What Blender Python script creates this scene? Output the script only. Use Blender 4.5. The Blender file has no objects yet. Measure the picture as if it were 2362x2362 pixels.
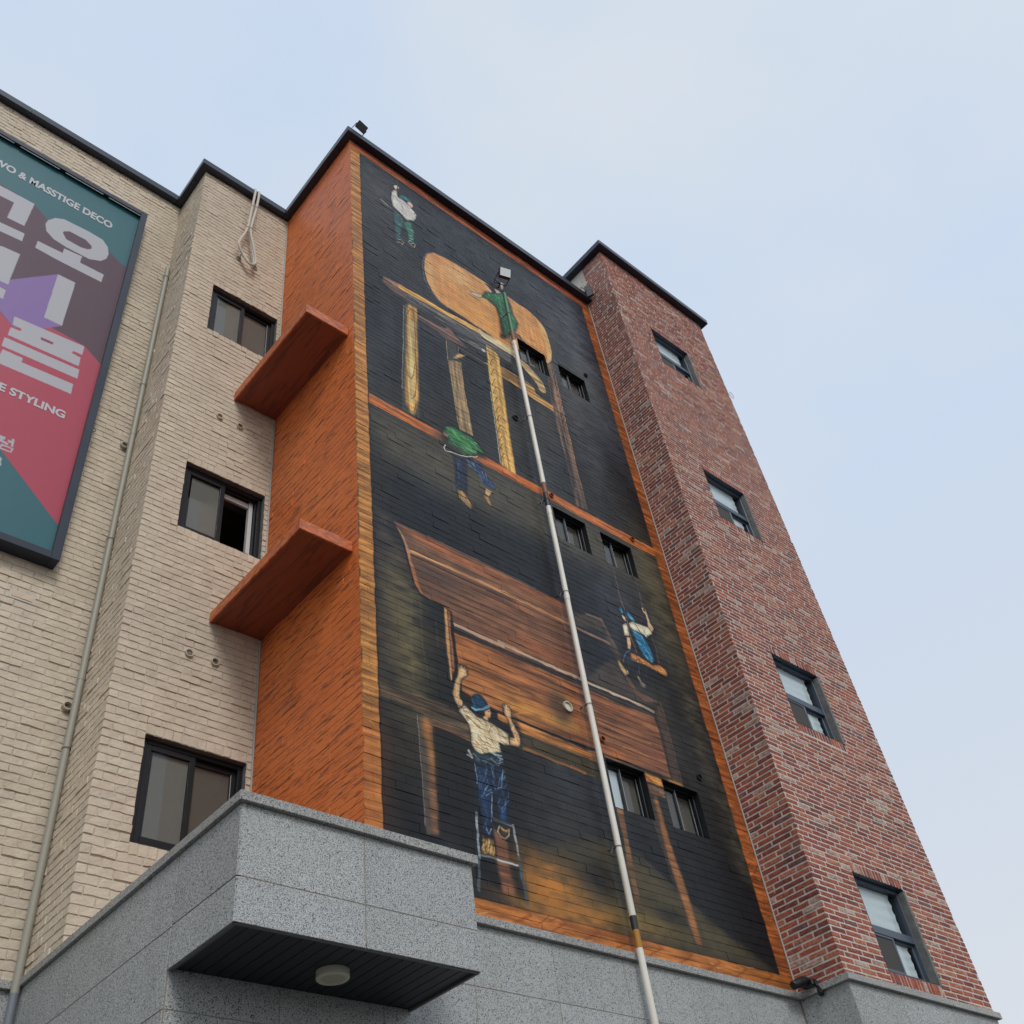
import bpy, bmesh, math, random
import numpy as np
from mathutils import Vector, Matrix, Euler

random.seed(7)
SC = bpy.context.scene
COL = SC.collection
R = math.radians

# ------------------------------------------------------------------ camera
cam_d = bpy.data.cameras.new('camera')
cam = bpy.data.objects.new('camera', cam_d); COL.objects.link(cam)
CAM = Vector((-3.924, -5.449, 1.6))
cam.location = CAM
cam.rotation_euler = (2.3520, 0.1046, -0.6985)
cam_d.sensor_width = 36.0
cam_d.lens = 35.665
cam_d.shift_x = 0.0245
cam_d.shift_y = -0.0116
cam_d.clip_end = 2000
SC.camera = cam

# ------------------------------------------------------------------ sky, sun, exposure
SUN_DIR = Vector((-0.27, -0.68, 0.68)).normalized()       # towards the veiled sun
w = bpy.data.worlds.new('World'); SC.world = w; w.use_nodes = True
nt = w.node_tree; nt.nodes.clear()
N = nt.nodes.new
out = N('ShaderNodeOutputWorld'); bg = N('ShaderNodeBackground'); bg.inputs[1].default_value = 0.1
sky = N('ShaderNodeTexSky'); sky.sky_type = 'NISHITA'; sky.sun_disc = False
sky.sun_elevation = math.asin(SUN_DIR.z); sky.sun_rotation = math.atan2(SUN_DIR.x, SUN_DIR.y)
sky.dust_density = 2.0
tc = N('ShaderNodeTexCoord'); mp = N('ShaderNodeMapping'); mp.inputs['Scale'].default_value = (1.0, 1.0, 1.6)
ns = N('ShaderNodeTexNoise'); ns.inputs['Scale'].default_value = 1.7; ns.inputs['Detail'].default_value = 5; ns.inputs['Roughness'].default_value = .5
cr = N('ShaderNodeValToRGB')
cr.color_ramp.elements[0].position = .40; cr.color_ramp.elements[0].color = (6.15, 7.3, 8.95, 1)
cr.color_ramp.elements[1].position = .62; cr.color_ramp.elements[1].color = (7.15, 7.8, 8.6, 1)
mx = N('ShaderNodeMix'); mx.data_type = 'RGBA'; mx.inputs[0].default_value = .86
sx = N('ShaderNodeSeparateXYZ'); hz_ = N('ShaderNodeValToRGB'); hm = N('ShaderNodeMix'); hm.data_type = 'RGBA'   # paler haze low in the sky
hz_.color_ramp.elements[0].position = .15; hz_.color_ramp.elements[0].color = (1, 1, 1, 1); hz_.color_ramp.elements[1].position = .72; hz_.color_ramp.elements[1].color = (0, 0, 0, 1)
hm.inputs[7].default_value = (7.2, 7.45, 7.75, 1)
L = nt.links.new
L(tc.outputs['Generated'], mp.inputs[0]); L(mp.outputs[0], ns.inputs['Vector']); L(ns.outputs['Fac'], cr.inputs[0])
L(sky.outputs[0], mx.inputs[6]); L(tc.outputs['Generated'], sx.inputs[0]); L(sx.outputs[2], hz_.inputs[0]); L(hz_.outputs[0], hm.inputs[0]); L(cr.outputs[0], hm.inputs[6]); L(hm.outputs[2], mx.inputs[7]); L(mx.outputs[2], bg.inputs[0]); L(bg.outputs[0], out.inputs[0])

sun_d = bpy.data.lights.new('sun', 'SUN'); sun_d.energy = 1.4; sun_d.angle = R(20); sun_d.color = (1.0, .965, .92)
sun = bpy.data.objects.new('sun', sun_d); COL.objects.link(sun)
sun.rotation_euler = (-SUN_DIR).to_track_quat('-Z', 'Y').to_euler(); sun.location = (0, -20, 30)

SC.view_settings.view_transform = 'Standard'; SC.view_settings.look = 'None'
SC.view_settings.exposure = 0.1; SC.view_settings.gamma = 1.0; SC.view_settings.use_curve_mapping = False
SC.render.engine = 'CYCLES'; SC.cycles.use_denoising = True; SC.cycles.max_bounces = 8

# ------------------------------------------------------------------ dimensions (metres)
D1, W1, D2 = 1.65, 1.366, 2.39       # beige front wall depth, its left corner, far-left wall depth
XR, D3, XT = 4.80, 0.54, 7.41        # mural width, tower projection, tower right edge
HR, HT = 15.65, 16.62                # wall tops
HB = 4.61                            # top of granite coping
HS, YC, XL, XE = 3.876, 0.72, -1.36, 0.32   # canopy soffit, front, left, right
XFAR = -8.0

# ------------------------------------------------------------------ helpers
def tag(o, label=None, cat=None, group=None, kind=None):
    if label: o['label'] = label
    if cat: o['category'] = cat
    if group: o['group'] = group
    if kind: o['kind'] = kind
    return o
def empty(name, loc=(0, 0, 0), label=None, cat=None, group=None):
    o = bpy.data.objects.new(name, None); COL.objects.link(o); o.location = loc; o.empty_display_size = .2
    return tag(o, label, cat, group)
def link(name, me, mat=None, parent=None, loc=None, rot=None, kind=None):
    o = bpy.data.objects.new(name, me); COL.objects.link(o)
    if mat and not me.materials: me.materials.append(mat)
    if parent:
        o.parent = parent
        if loc is None: o.matrix_parent_inverse = Matrix.Identity(4); o.location = -wloc(parent)
        else: o.location = Vector(loc) - wloc(parent)
    elif loc is not None: o.location = loc
    if rot is not None: o.rotation_euler = rot
    if kind: o['kind'] = kind
    return o
def wloc(o):
    v = Vector((0, 0, 0))
    while o is not None: v = v + o.location; o = o.parent
    return v
class MB:
    """collects geometry in world coordinates, then links it as one mesh"""
    def __init__(s): s.v = []; s.f = []; s.t = []
    def add(s, vs, fs, tint=None):
        b = len(s.v); s.v += [tuple(p) for p in vs]; s.f += [tuple(i + b for i in f) for f in fs]
        if tint is not None: s.t += [tint] * len(fs)
        return s
    def box(s, x0, x1, y0, y1, z0, z1, c=0.0):
        if c <= 0:
            v = [(x, y, z) for z in (z0, z1) for y in (y0, y1) for x in (x0, x1)]
            return s.add(v, [(0, 2, 3, 1), (4, 5, 7, 6), (0, 1, 5, 4), (2, 6, 7, 3), (0, 4, 6, 2), (1, 3, 7, 5)])
        bm = bmesh.new(); bmesh.ops.create_cube(bm, size=1)
        for q in bm.verts: q.co = Vector(((x0 + x1) / 2 + q.co.x * (x1 - x0), (y0 + y1) / 2 + q.co.y * (y1 - y0), (z0 + z1) / 2 + q.co.z * (z1 - z0)))
        bmesh.ops.bevel(bm, geom=bm.edges[:], offset=c, segments=1, affect='EDGES')
        bm.verts.index_update(); s.add([q.co[:] for q in bm.verts], [[q.index for q in f.verts] for f in bm.faces]); bm.free(); return s
    def tube(s, pts, r, n=12, caps=True):
        P = [Vector(p) for p in pts]; rings = []; up = Vector((0, 0, 1))
        for i, p in enumerate(P):
            t = (P[min(i + 1, len(P) - 1)] - P[max(i - 1, 0)]).normalized()
            a = t.cross(up if abs(t.z) < .9 else Vector((1, 0, 0))).normalized(); b = t.cross(a)
            rr = r[i] if isinstance(r, (list, tuple)) else r
            rings.append([p + (a * math.cos(2 * math.pi * k / n) + b * math.sin(2 * math.pi * k / n)) * rr for k in range(n)])
        vs = [q for g in rings for q in g]; fs = []
        for i in range(len(P) - 1):
            for k in range(n):
                fs.append((i * n + k, i * n + (k + 1) % n, (i + 1) * n + (k + 1) % n, (i + 1) * n + k))
        if caps: fs += [tuple(range(n))[::-1], tuple(range((len(P) - 1) * n, len(P) * n))]
        return s.add(vs, fs)
    def mesh(s, name, smooth=False):
        me = bpy.data.meshes.new(name); me.from_pydata(s.v, [], s.f); me.validate(); me.update()
        bm = bmesh.new(); bm.from_mesh(me); bmesh.ops.recalc_face_normals(bm, faces=bm.faces[:]); bm.to_mesh(me); bm.free()
        a = me.attributes.new('tint', 'FLOAT_COLOR', 'FACE')
        if len(s.t) == len(me.polygons): a.data.foreach_set('color', np.array(s.t, dtype=np.float32).ravel())
        else: a.data.foreach_set('color', np.ones(4 * len(me.polygons), dtype=np.float32))
        if smooth: me.polygons.foreach_set('use_smooth', [True] * len(me.polygons))
        return me
    def build(s, name, mat, parent=None, smooth=False, kind=None):
        return link(name, s.mesh(name, smooth), mat, parent, kind=kind)

# ------------------------------------------------------------------ materials
def srgb(c):
    return tuple((x / 255 / 12.92 if x / 255 <= .04045 else ((x / 255 + .055) / 1.055) ** 2.4) for x in c) + (1,)
def mat(name, col=(128, 128, 128), rough=.7, metal=0.0, spec=.5):
    m = bpy.data.materials.new(name); m.use_nodes = True
    b = m.node_tree.nodes['Principled BSDF']
    b.inputs['Base Color'].default_value = srgb(col); b.inputs['Roughness'].default_value = rough
    b.inputs['Metallic'].default_value = metal; b.inputs['Specular IOR Level'].default_value = spec
    return m
class G:
    """small node-graph helper"""
    def __init__(s, m): s.m = m; s.t = m.node_tree; s.b = s.t.nodes['Principled BSDF']
    def n(s, typ, **k):
        x = s.t.nodes.new('ShaderNode' + typ)
        for a, v in k.items(): setattr(x, a, v)
        return x
    def l(s, a, b): s.t.links.new(a, b)
    def pos(s, scale=(1, 1, 1)):
        g = s.n('NewGeometry'); m = s.n('Mapping'); m.inputs['Scale'].default_value = scale; s.l(g.outputs['Position'], m.inputs[0]); return m.outputs[0]
    def noise(s, vec, scale, detail=4, rough=.55, dist=0):
        x = s.n('TexNoise'); x.inputs['Scale'].default_value = scale; x.inputs['Detail'].default_value = detail; x.inputs['Roughness'].default_value = rough
        x.inputs['Distortion'].default_value = dist; s.l(vec, x.inputs['Vector']); return x.outputs['Fac']
    def ramp(s, fac, *stops):
        x = s.n('ValToRGB'); e = x.color_ramp.elements
        while len(e) < len(stops): e.new(.5)
        for i, (p, c) in enumerate(stops): e[i].position = p; e[i].color = c if len(c) == 4 else srgb(c)
        s.l(fac, x.inputs[0]); return x.outputs[0]
    def mix(s, f, a, b, mode='MIX'):
        x = s.n('Mix', data_type='RGBA', blend_type=mode)
        for sock, v in ((x.inputs[0], f), (x.inputs[6], a), (x.inputs[7], b)):
            if isinstance(v, (int, float)): sock.default_value = v
            elif isinstance(v, tuple): sock.default_value = v if len(v) == 4 else srgb(v)
            else: s.l(v, sock)
        return x.outputs[2]
    def bump(s, h, dist, strength=1.0):
        x = s.n('Bump'); x.inputs['Strength'].default_value = strength; x.inputs['Distance'].default_value = dist; s.l(h, x.inputs['Height']); s.l(x.outputs[0], s.b.inputs['Normal'])
    def col(s, c): s.l(c, s.b.inputs['Base Color'])
    def rough(s, c): s.l(c, s.b.inputs['Roughness'])

WHITE, BLACK = (1, 1, 1, 1), (0, 0, 0, 1)
def tint(g):
    """per-piece tint: object colour times the face attribute of joined pieces"""
    oi = g.n('ObjectInfo'); at = g.n('Attribute', attribute_name='tint')
    return g.mix(1.0, oi.outputs['Color'], at.outputs['Color'], 'MULTIPLY')

# beige rock-faced brick
M_BEIGE = mat('beige_brick', rough=.85, spec=.3); g = G(M_BEIGE); p = g.pos()
c = g.mix(.55, g.ramp(g.noise(p, 7, 5), (.3, (198, 184, 164)), (.7, (215, 202, 183))), tint(g), 'MULTIPLY')
c = g.mix(g.ramp(g.noise(g.pos((.5, .5, .25)), 1.1, 4), (.45, BLACK), (.75, (.35, .35, .35, 1))), c, (168, 158, 144))
c = g.mix(g.ramp(g.noise(g.pos((3, 3, .22)), 1.6, 5, .6), (.55, BLACK), (.8, (.28, .28, .28, 1))), c, (150, 140, 126))
c = g.mix(g.ramp(g.noise(p, 60, 2), (.68, BLACK), (.8, (.5, .5, .5, 1))), c, (120, 104, 86))
g.col(c); g.bump(g.noise(p, 40, 4, .62), .010, .75)
M_BMORTAR = mat('beige_mortar', rough=.9); g = G(M_BMORTAR); g.col(g.ramp(g.noise(g.pos(), 9, 4), (.3, (180, 171, 156)), (.7, (197, 188, 172))))
# reclaimed red brick
M_BRICK = mat('reclaimed_red_brick', rough=.88, spec=.25); g = G(M_BRICK); p = g.pos()
c = tint(g)
c = g.mix(g.ramp(g.noise(p, 26, 4), (.4, BLACK), (.68, (.6, .6, .6, 1))), c, (92, 44, 40))
c = g.mix(g.ramp(g.noise(p, 9, 4), (.5, BLACK), (.7, (.45, .45, .45, 1))), c, (182, 92, 58))
c = g.mix(g.ramp(g.noise(p, 17, 5, .65), (.63, BLACK), (.74, (.6, .6, .6, 1))), c, (196, 178, 162))
c = g.mix(g.ramp(g.noise(g.pos((4, 4, .25)), 1.5, 5, .6), (.55, BLACK), (.8, (.3, .3, .3, 1))), c, (92, 66, 58))
g.col(c); g.bump(g.noise(p, 55, 4, .6), .006, .7)
M_RMORTAR = mat('pale_mortar', rough=.92, spec=.2); g = G(M_RMORTAR); p = g.pos()
g.col(g.ramp(g.noise(p, 12, 5), (.3, (180, 170, 161)), (.7, (206, 197, 189)))); g.bump(g.noise(p, 60, 3), .004, .5)
# orange wood-painted brick (side wall): grain runs along y
M_ORANGE = mat('orange_paint', rough=.5, spec=.35); g = G(M_ORANGE)
p = g.pos((1, .10, 1)); q = g.pos((1, .16, 1))
c = g.ramp(g.noise(g.pos((.6, .4, .6)), 1.3, 4), (.3, (206, 108, 54)), (.7, (224, 126, 66)))
c = g.mix(g.ramp(g.noise(p, 33, 5, .66, .5), (.55, BLACK), (.60, (.8, .8, .8, 1))), c, (94, 62, 50))
c = g.mix(g.ramp(g.noise(g.pos((2, .5, .35)), 1.4, 5, .6), (.5, BLACK), (.8, (.45, .45, .45, 1))), c, (168, 84, 44))
c = g.mix(g.ramp(g.noise(q, 40, 3, .6), (.56, BLACK), (.66, (.6, .6, .6, 1))), c, (150, 66, 30))
g.col(c); g.bump(g.noise(g.pos(), 70, 3), .004, .6)
# varnished wood-look panels of the two shelves
M_SHELF = mat('shelf_wood', rough=.5); g = G(M_SHELF)
c = g.mix(g.ramp(g.noise(g.pos((1, .09, 1)), 15, 4, .6, 1.2), (.52, BLACK), (.6, (.6, .6, .6, 1))), (150, 76, 50), (88, 46, 36))
c = g.mix(g.ramp(g.noise(g.pos((1, .4, 1)), 2.2, 3), (.4, BLACK), (.7, (.35, .35, .35, 1))), c, (112, 56, 40)); g.col(c)
M_EDGE = mat('shelf_edging', rough=.45); g = G(M_EDGE); c = g.ramp(g.noise(g.pos((.5, .5, 1)), 24, 4, .6, .6), (.4, (206, 112, 60)), (.62, (160, 82, 48))); g.col(c)
# granite
def granite(name, a, b, dk):
    m = mat(name, rough=.6, spec=.4); g = G(m); p = g.pos()
    v = g.n('TexVoronoi'); v.inputs['Scale'].default_value = 170; g.l(p, v.inputs['Vector'])
    c = g.ramp(g.noise(p, 190, 2, .7), (.39, dk), (.46, a), (.54, b), (.62, (206, 208, 206)))
    sp = g.ramp(v.outputs['Color'], (.16, WHITE), (.24, BLACK)); c = g.mix(sp, c, (58, 62, 68))
    c = g.mix(g.ramp(g.noise(g.pos((.6, .6, .3)), 2.0, 4), (.4, BLACK), (.75, (.25, .25, .25, 1))), c, (108, 106, 100))
    c = g.mix(g.ramp(g.noise(g.pos((7, 7, .5)), 1.0, 5, .6), (.55, BLACK), (.8, (.22, .22, .22, 1))), c, (110, 112, 111))
    tb = tint(g); c = g.mix(1.0, c, tb, 'MULTIPLY'); g.col(c); return m
M_GRAN = granite('speckled_granite', (164, 168, 169), (190, 193, 193), (84, 89, 95))
M_COPING = granite('granite_coping', (152, 153, 150), (174, 174, 170), (106, 107, 107))
M_JOINT = mat('joint_sealant', (138, 131, 118), .8)
M_METAL = mat('dark_blue_flashing', (24, 34, 52), .38, 0, .5); g = G(M_METAL); g.rough(g.ramp(g.noise(g.pos(), 3, 4), (.3, (.3, .3, .3, 1)), (.7, (.46, .46, .46, 1))))
M_SOFFIT = mat('dark_soffit', (13, 20, 26), .5)
M_TRIM = mat('grey_trim', (92, 92, 88), .5)
M_FRAME = mat('charcoal_frame', (20, 23, 27), .4, 0, .35)
M_BLUEFR = mat('slate_frame', (72, 82, 96), .42)
M_SCREEN = mat('insect_screen', rough=.75); g = G(M_SCREEN); g.col(g.ramp(g.noise(g.pos(), 300, 1), (.3, (62, 60, 57)), (.7, (66, 63, 60))))
M_FILM = mat('frosted_film', (214, 222, 226), .6); M_BLL = mat('grey_pane_backing', (116, 114, 108), .8); M_BLR = mat('brown_pane_backing', (96, 88, 80), .8); M_ALU = mat('aluminium_edge', (168, 172, 174), .35, .5); M_CURT = mat('pale_curtain', (170, 172, 170), .8)  # grey and brown backing: the panes' reflected tone put into colour
M_ROOM = mat('room_interior', (86, 80, 74), .9)
M_CONC = mat('concrete_reveal', rough=.85); g = G(M_CONC); g.col(g.ramp(g.noise(g.pos(), 14, 5), (.3, (92, 93, 92)), (.7, (122, 122, 118))))
M_WHITEFR = mat('white_inner_frame', (206, 206, 204), .4)
M_BLACKP = mat('black_painted_reveal', (26, 28, 30), .5)
M_GREYPIPE = mat('grey_beige_pipe', (150, 147, 134), .45); M_BLUEPIPE = mat('blue_grey_pipe', (112, 118, 126), .45)
M_CLAMP = mat('steel_clamp', (120, 120, 116), .4, .7)
M_WPIPE = mat('ivory_pipe', rough=.4); g = G(M_WPIPE); g.col(g.ramp(g.noise(g.pos((1, 1, .3)), 6, 4), (.3, (208, 202, 188)), (.7, (232, 228, 218))))
M_GPIPE = mat('green_pipe', (44, 104, 70), .45); M_BRPIPE = mat('brown_pipe', (124, 84, 50), .55); M_OPIPE = mat('ochre_pipe', (170, 118, 40), .55); M_KPIPE = mat('black_pipe', (36, 36, 38), .5)
for m_ in (M_GPIPE, M_BRPIPE, M_OPIPE, M_KPIPE):
    g = G(m_); b0 = tuple(g.b.inputs['Base Color'].default_value); g.col(g.mix(g.ramp(g.noise(g.pos((1, 1, .6)), 22, 3), (.5, BLACK), (.7, (.5, .5, .5, 1))), b0, tuple(x * .45 for x in b0[:3]) + (1,)))
M_VENT = mat('vent_plastic', (186, 176, 160), .6); M_VIN = mat('vent_inside', (112, 98, 82), .8); M_DARK = mat('dark_hole', (10, 10, 10), .9)
M_PLAST = mat('cream_plaster', (196, 192, 180), .85)
M_BLACK = mat('black_plastic', (18, 19, 21), .35); M_LENS = mat('lamp_glass', (112, 108, 112), .2); M_LENSW = mat('lamp_white_face', (222, 226, 230), .3); M_LBODY = mat('brown_lamp_body', (86, 62, 50), .5)
M_LAMP = mat('ceiling_lamp_plastic', (206, 204, 186), .5); M_LAMPD = mat('lamp_diffuser', (186, 182, 160), .6)
M_HOSE = mat('insulated_hose', (198, 192, 180), .75)
M_SEAL = mat('caulk', (168, 160, 150), .7)
M_ASPH = mat('paving', rough=.9); g = G(M_ASPH); g.col(g.ramp(g.noise(g.pos(), .8, 6), (.3, (70, 69, 67)), (.7, (86, 84, 81))))
# clear glazing: what lies behind shows through, the sky mirrors by Fresnel
M_GLASS = bpy.data.materials.new('window_glass'); M_GLASS.use_nodes = True; t = M_GLASS.node_tree; t.nodes.clear()
o_ = t.nodes.new('ShaderNodeOutputMaterial'); mxs = t.nodes.new('ShaderNodeMixShader'); fr = t.nodes.new('ShaderNodeFresnel'); fr.inputs[0].default_value = 1.5
tr = t.nodes.new('ShaderNodeBsdfTransparent'); tr.inputs[0].default_value = (.93, .95, .95, 1); gl = t.nodes.new('ShaderNodeBsdfGlossy'); gl.inputs['Roughness'].default_value = .03
ge = t.nodes.new('ShaderNodeNewGeometry'); iv = t.nodes.new('ShaderNodeMath'); iv.operation = 'SUBTRACT'; iv.inputs[0].default_value = 1.0; mu = t.nodes.new('ShaderNodeMath'); mu.operation = 'MULTIPLY'
t.links.new(ge.outputs['Backfacing'], iv.inputs[1]); t.links.new(fr.outputs[0], mu.inputs[0]); t.links.new(iv.outputs[0], mu.inputs[1]); t.links.new(mu.outputs[0], mxs.inputs[0])   # only the outer face of a pane mirrors
t.links.new(tr.outputs[0], mxs.inputs[1]); t.links.new(gl.outputs[0], mxs.inputs[2]); t.links.new(mxs.outputs[0], o_.inputs[0])

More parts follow.
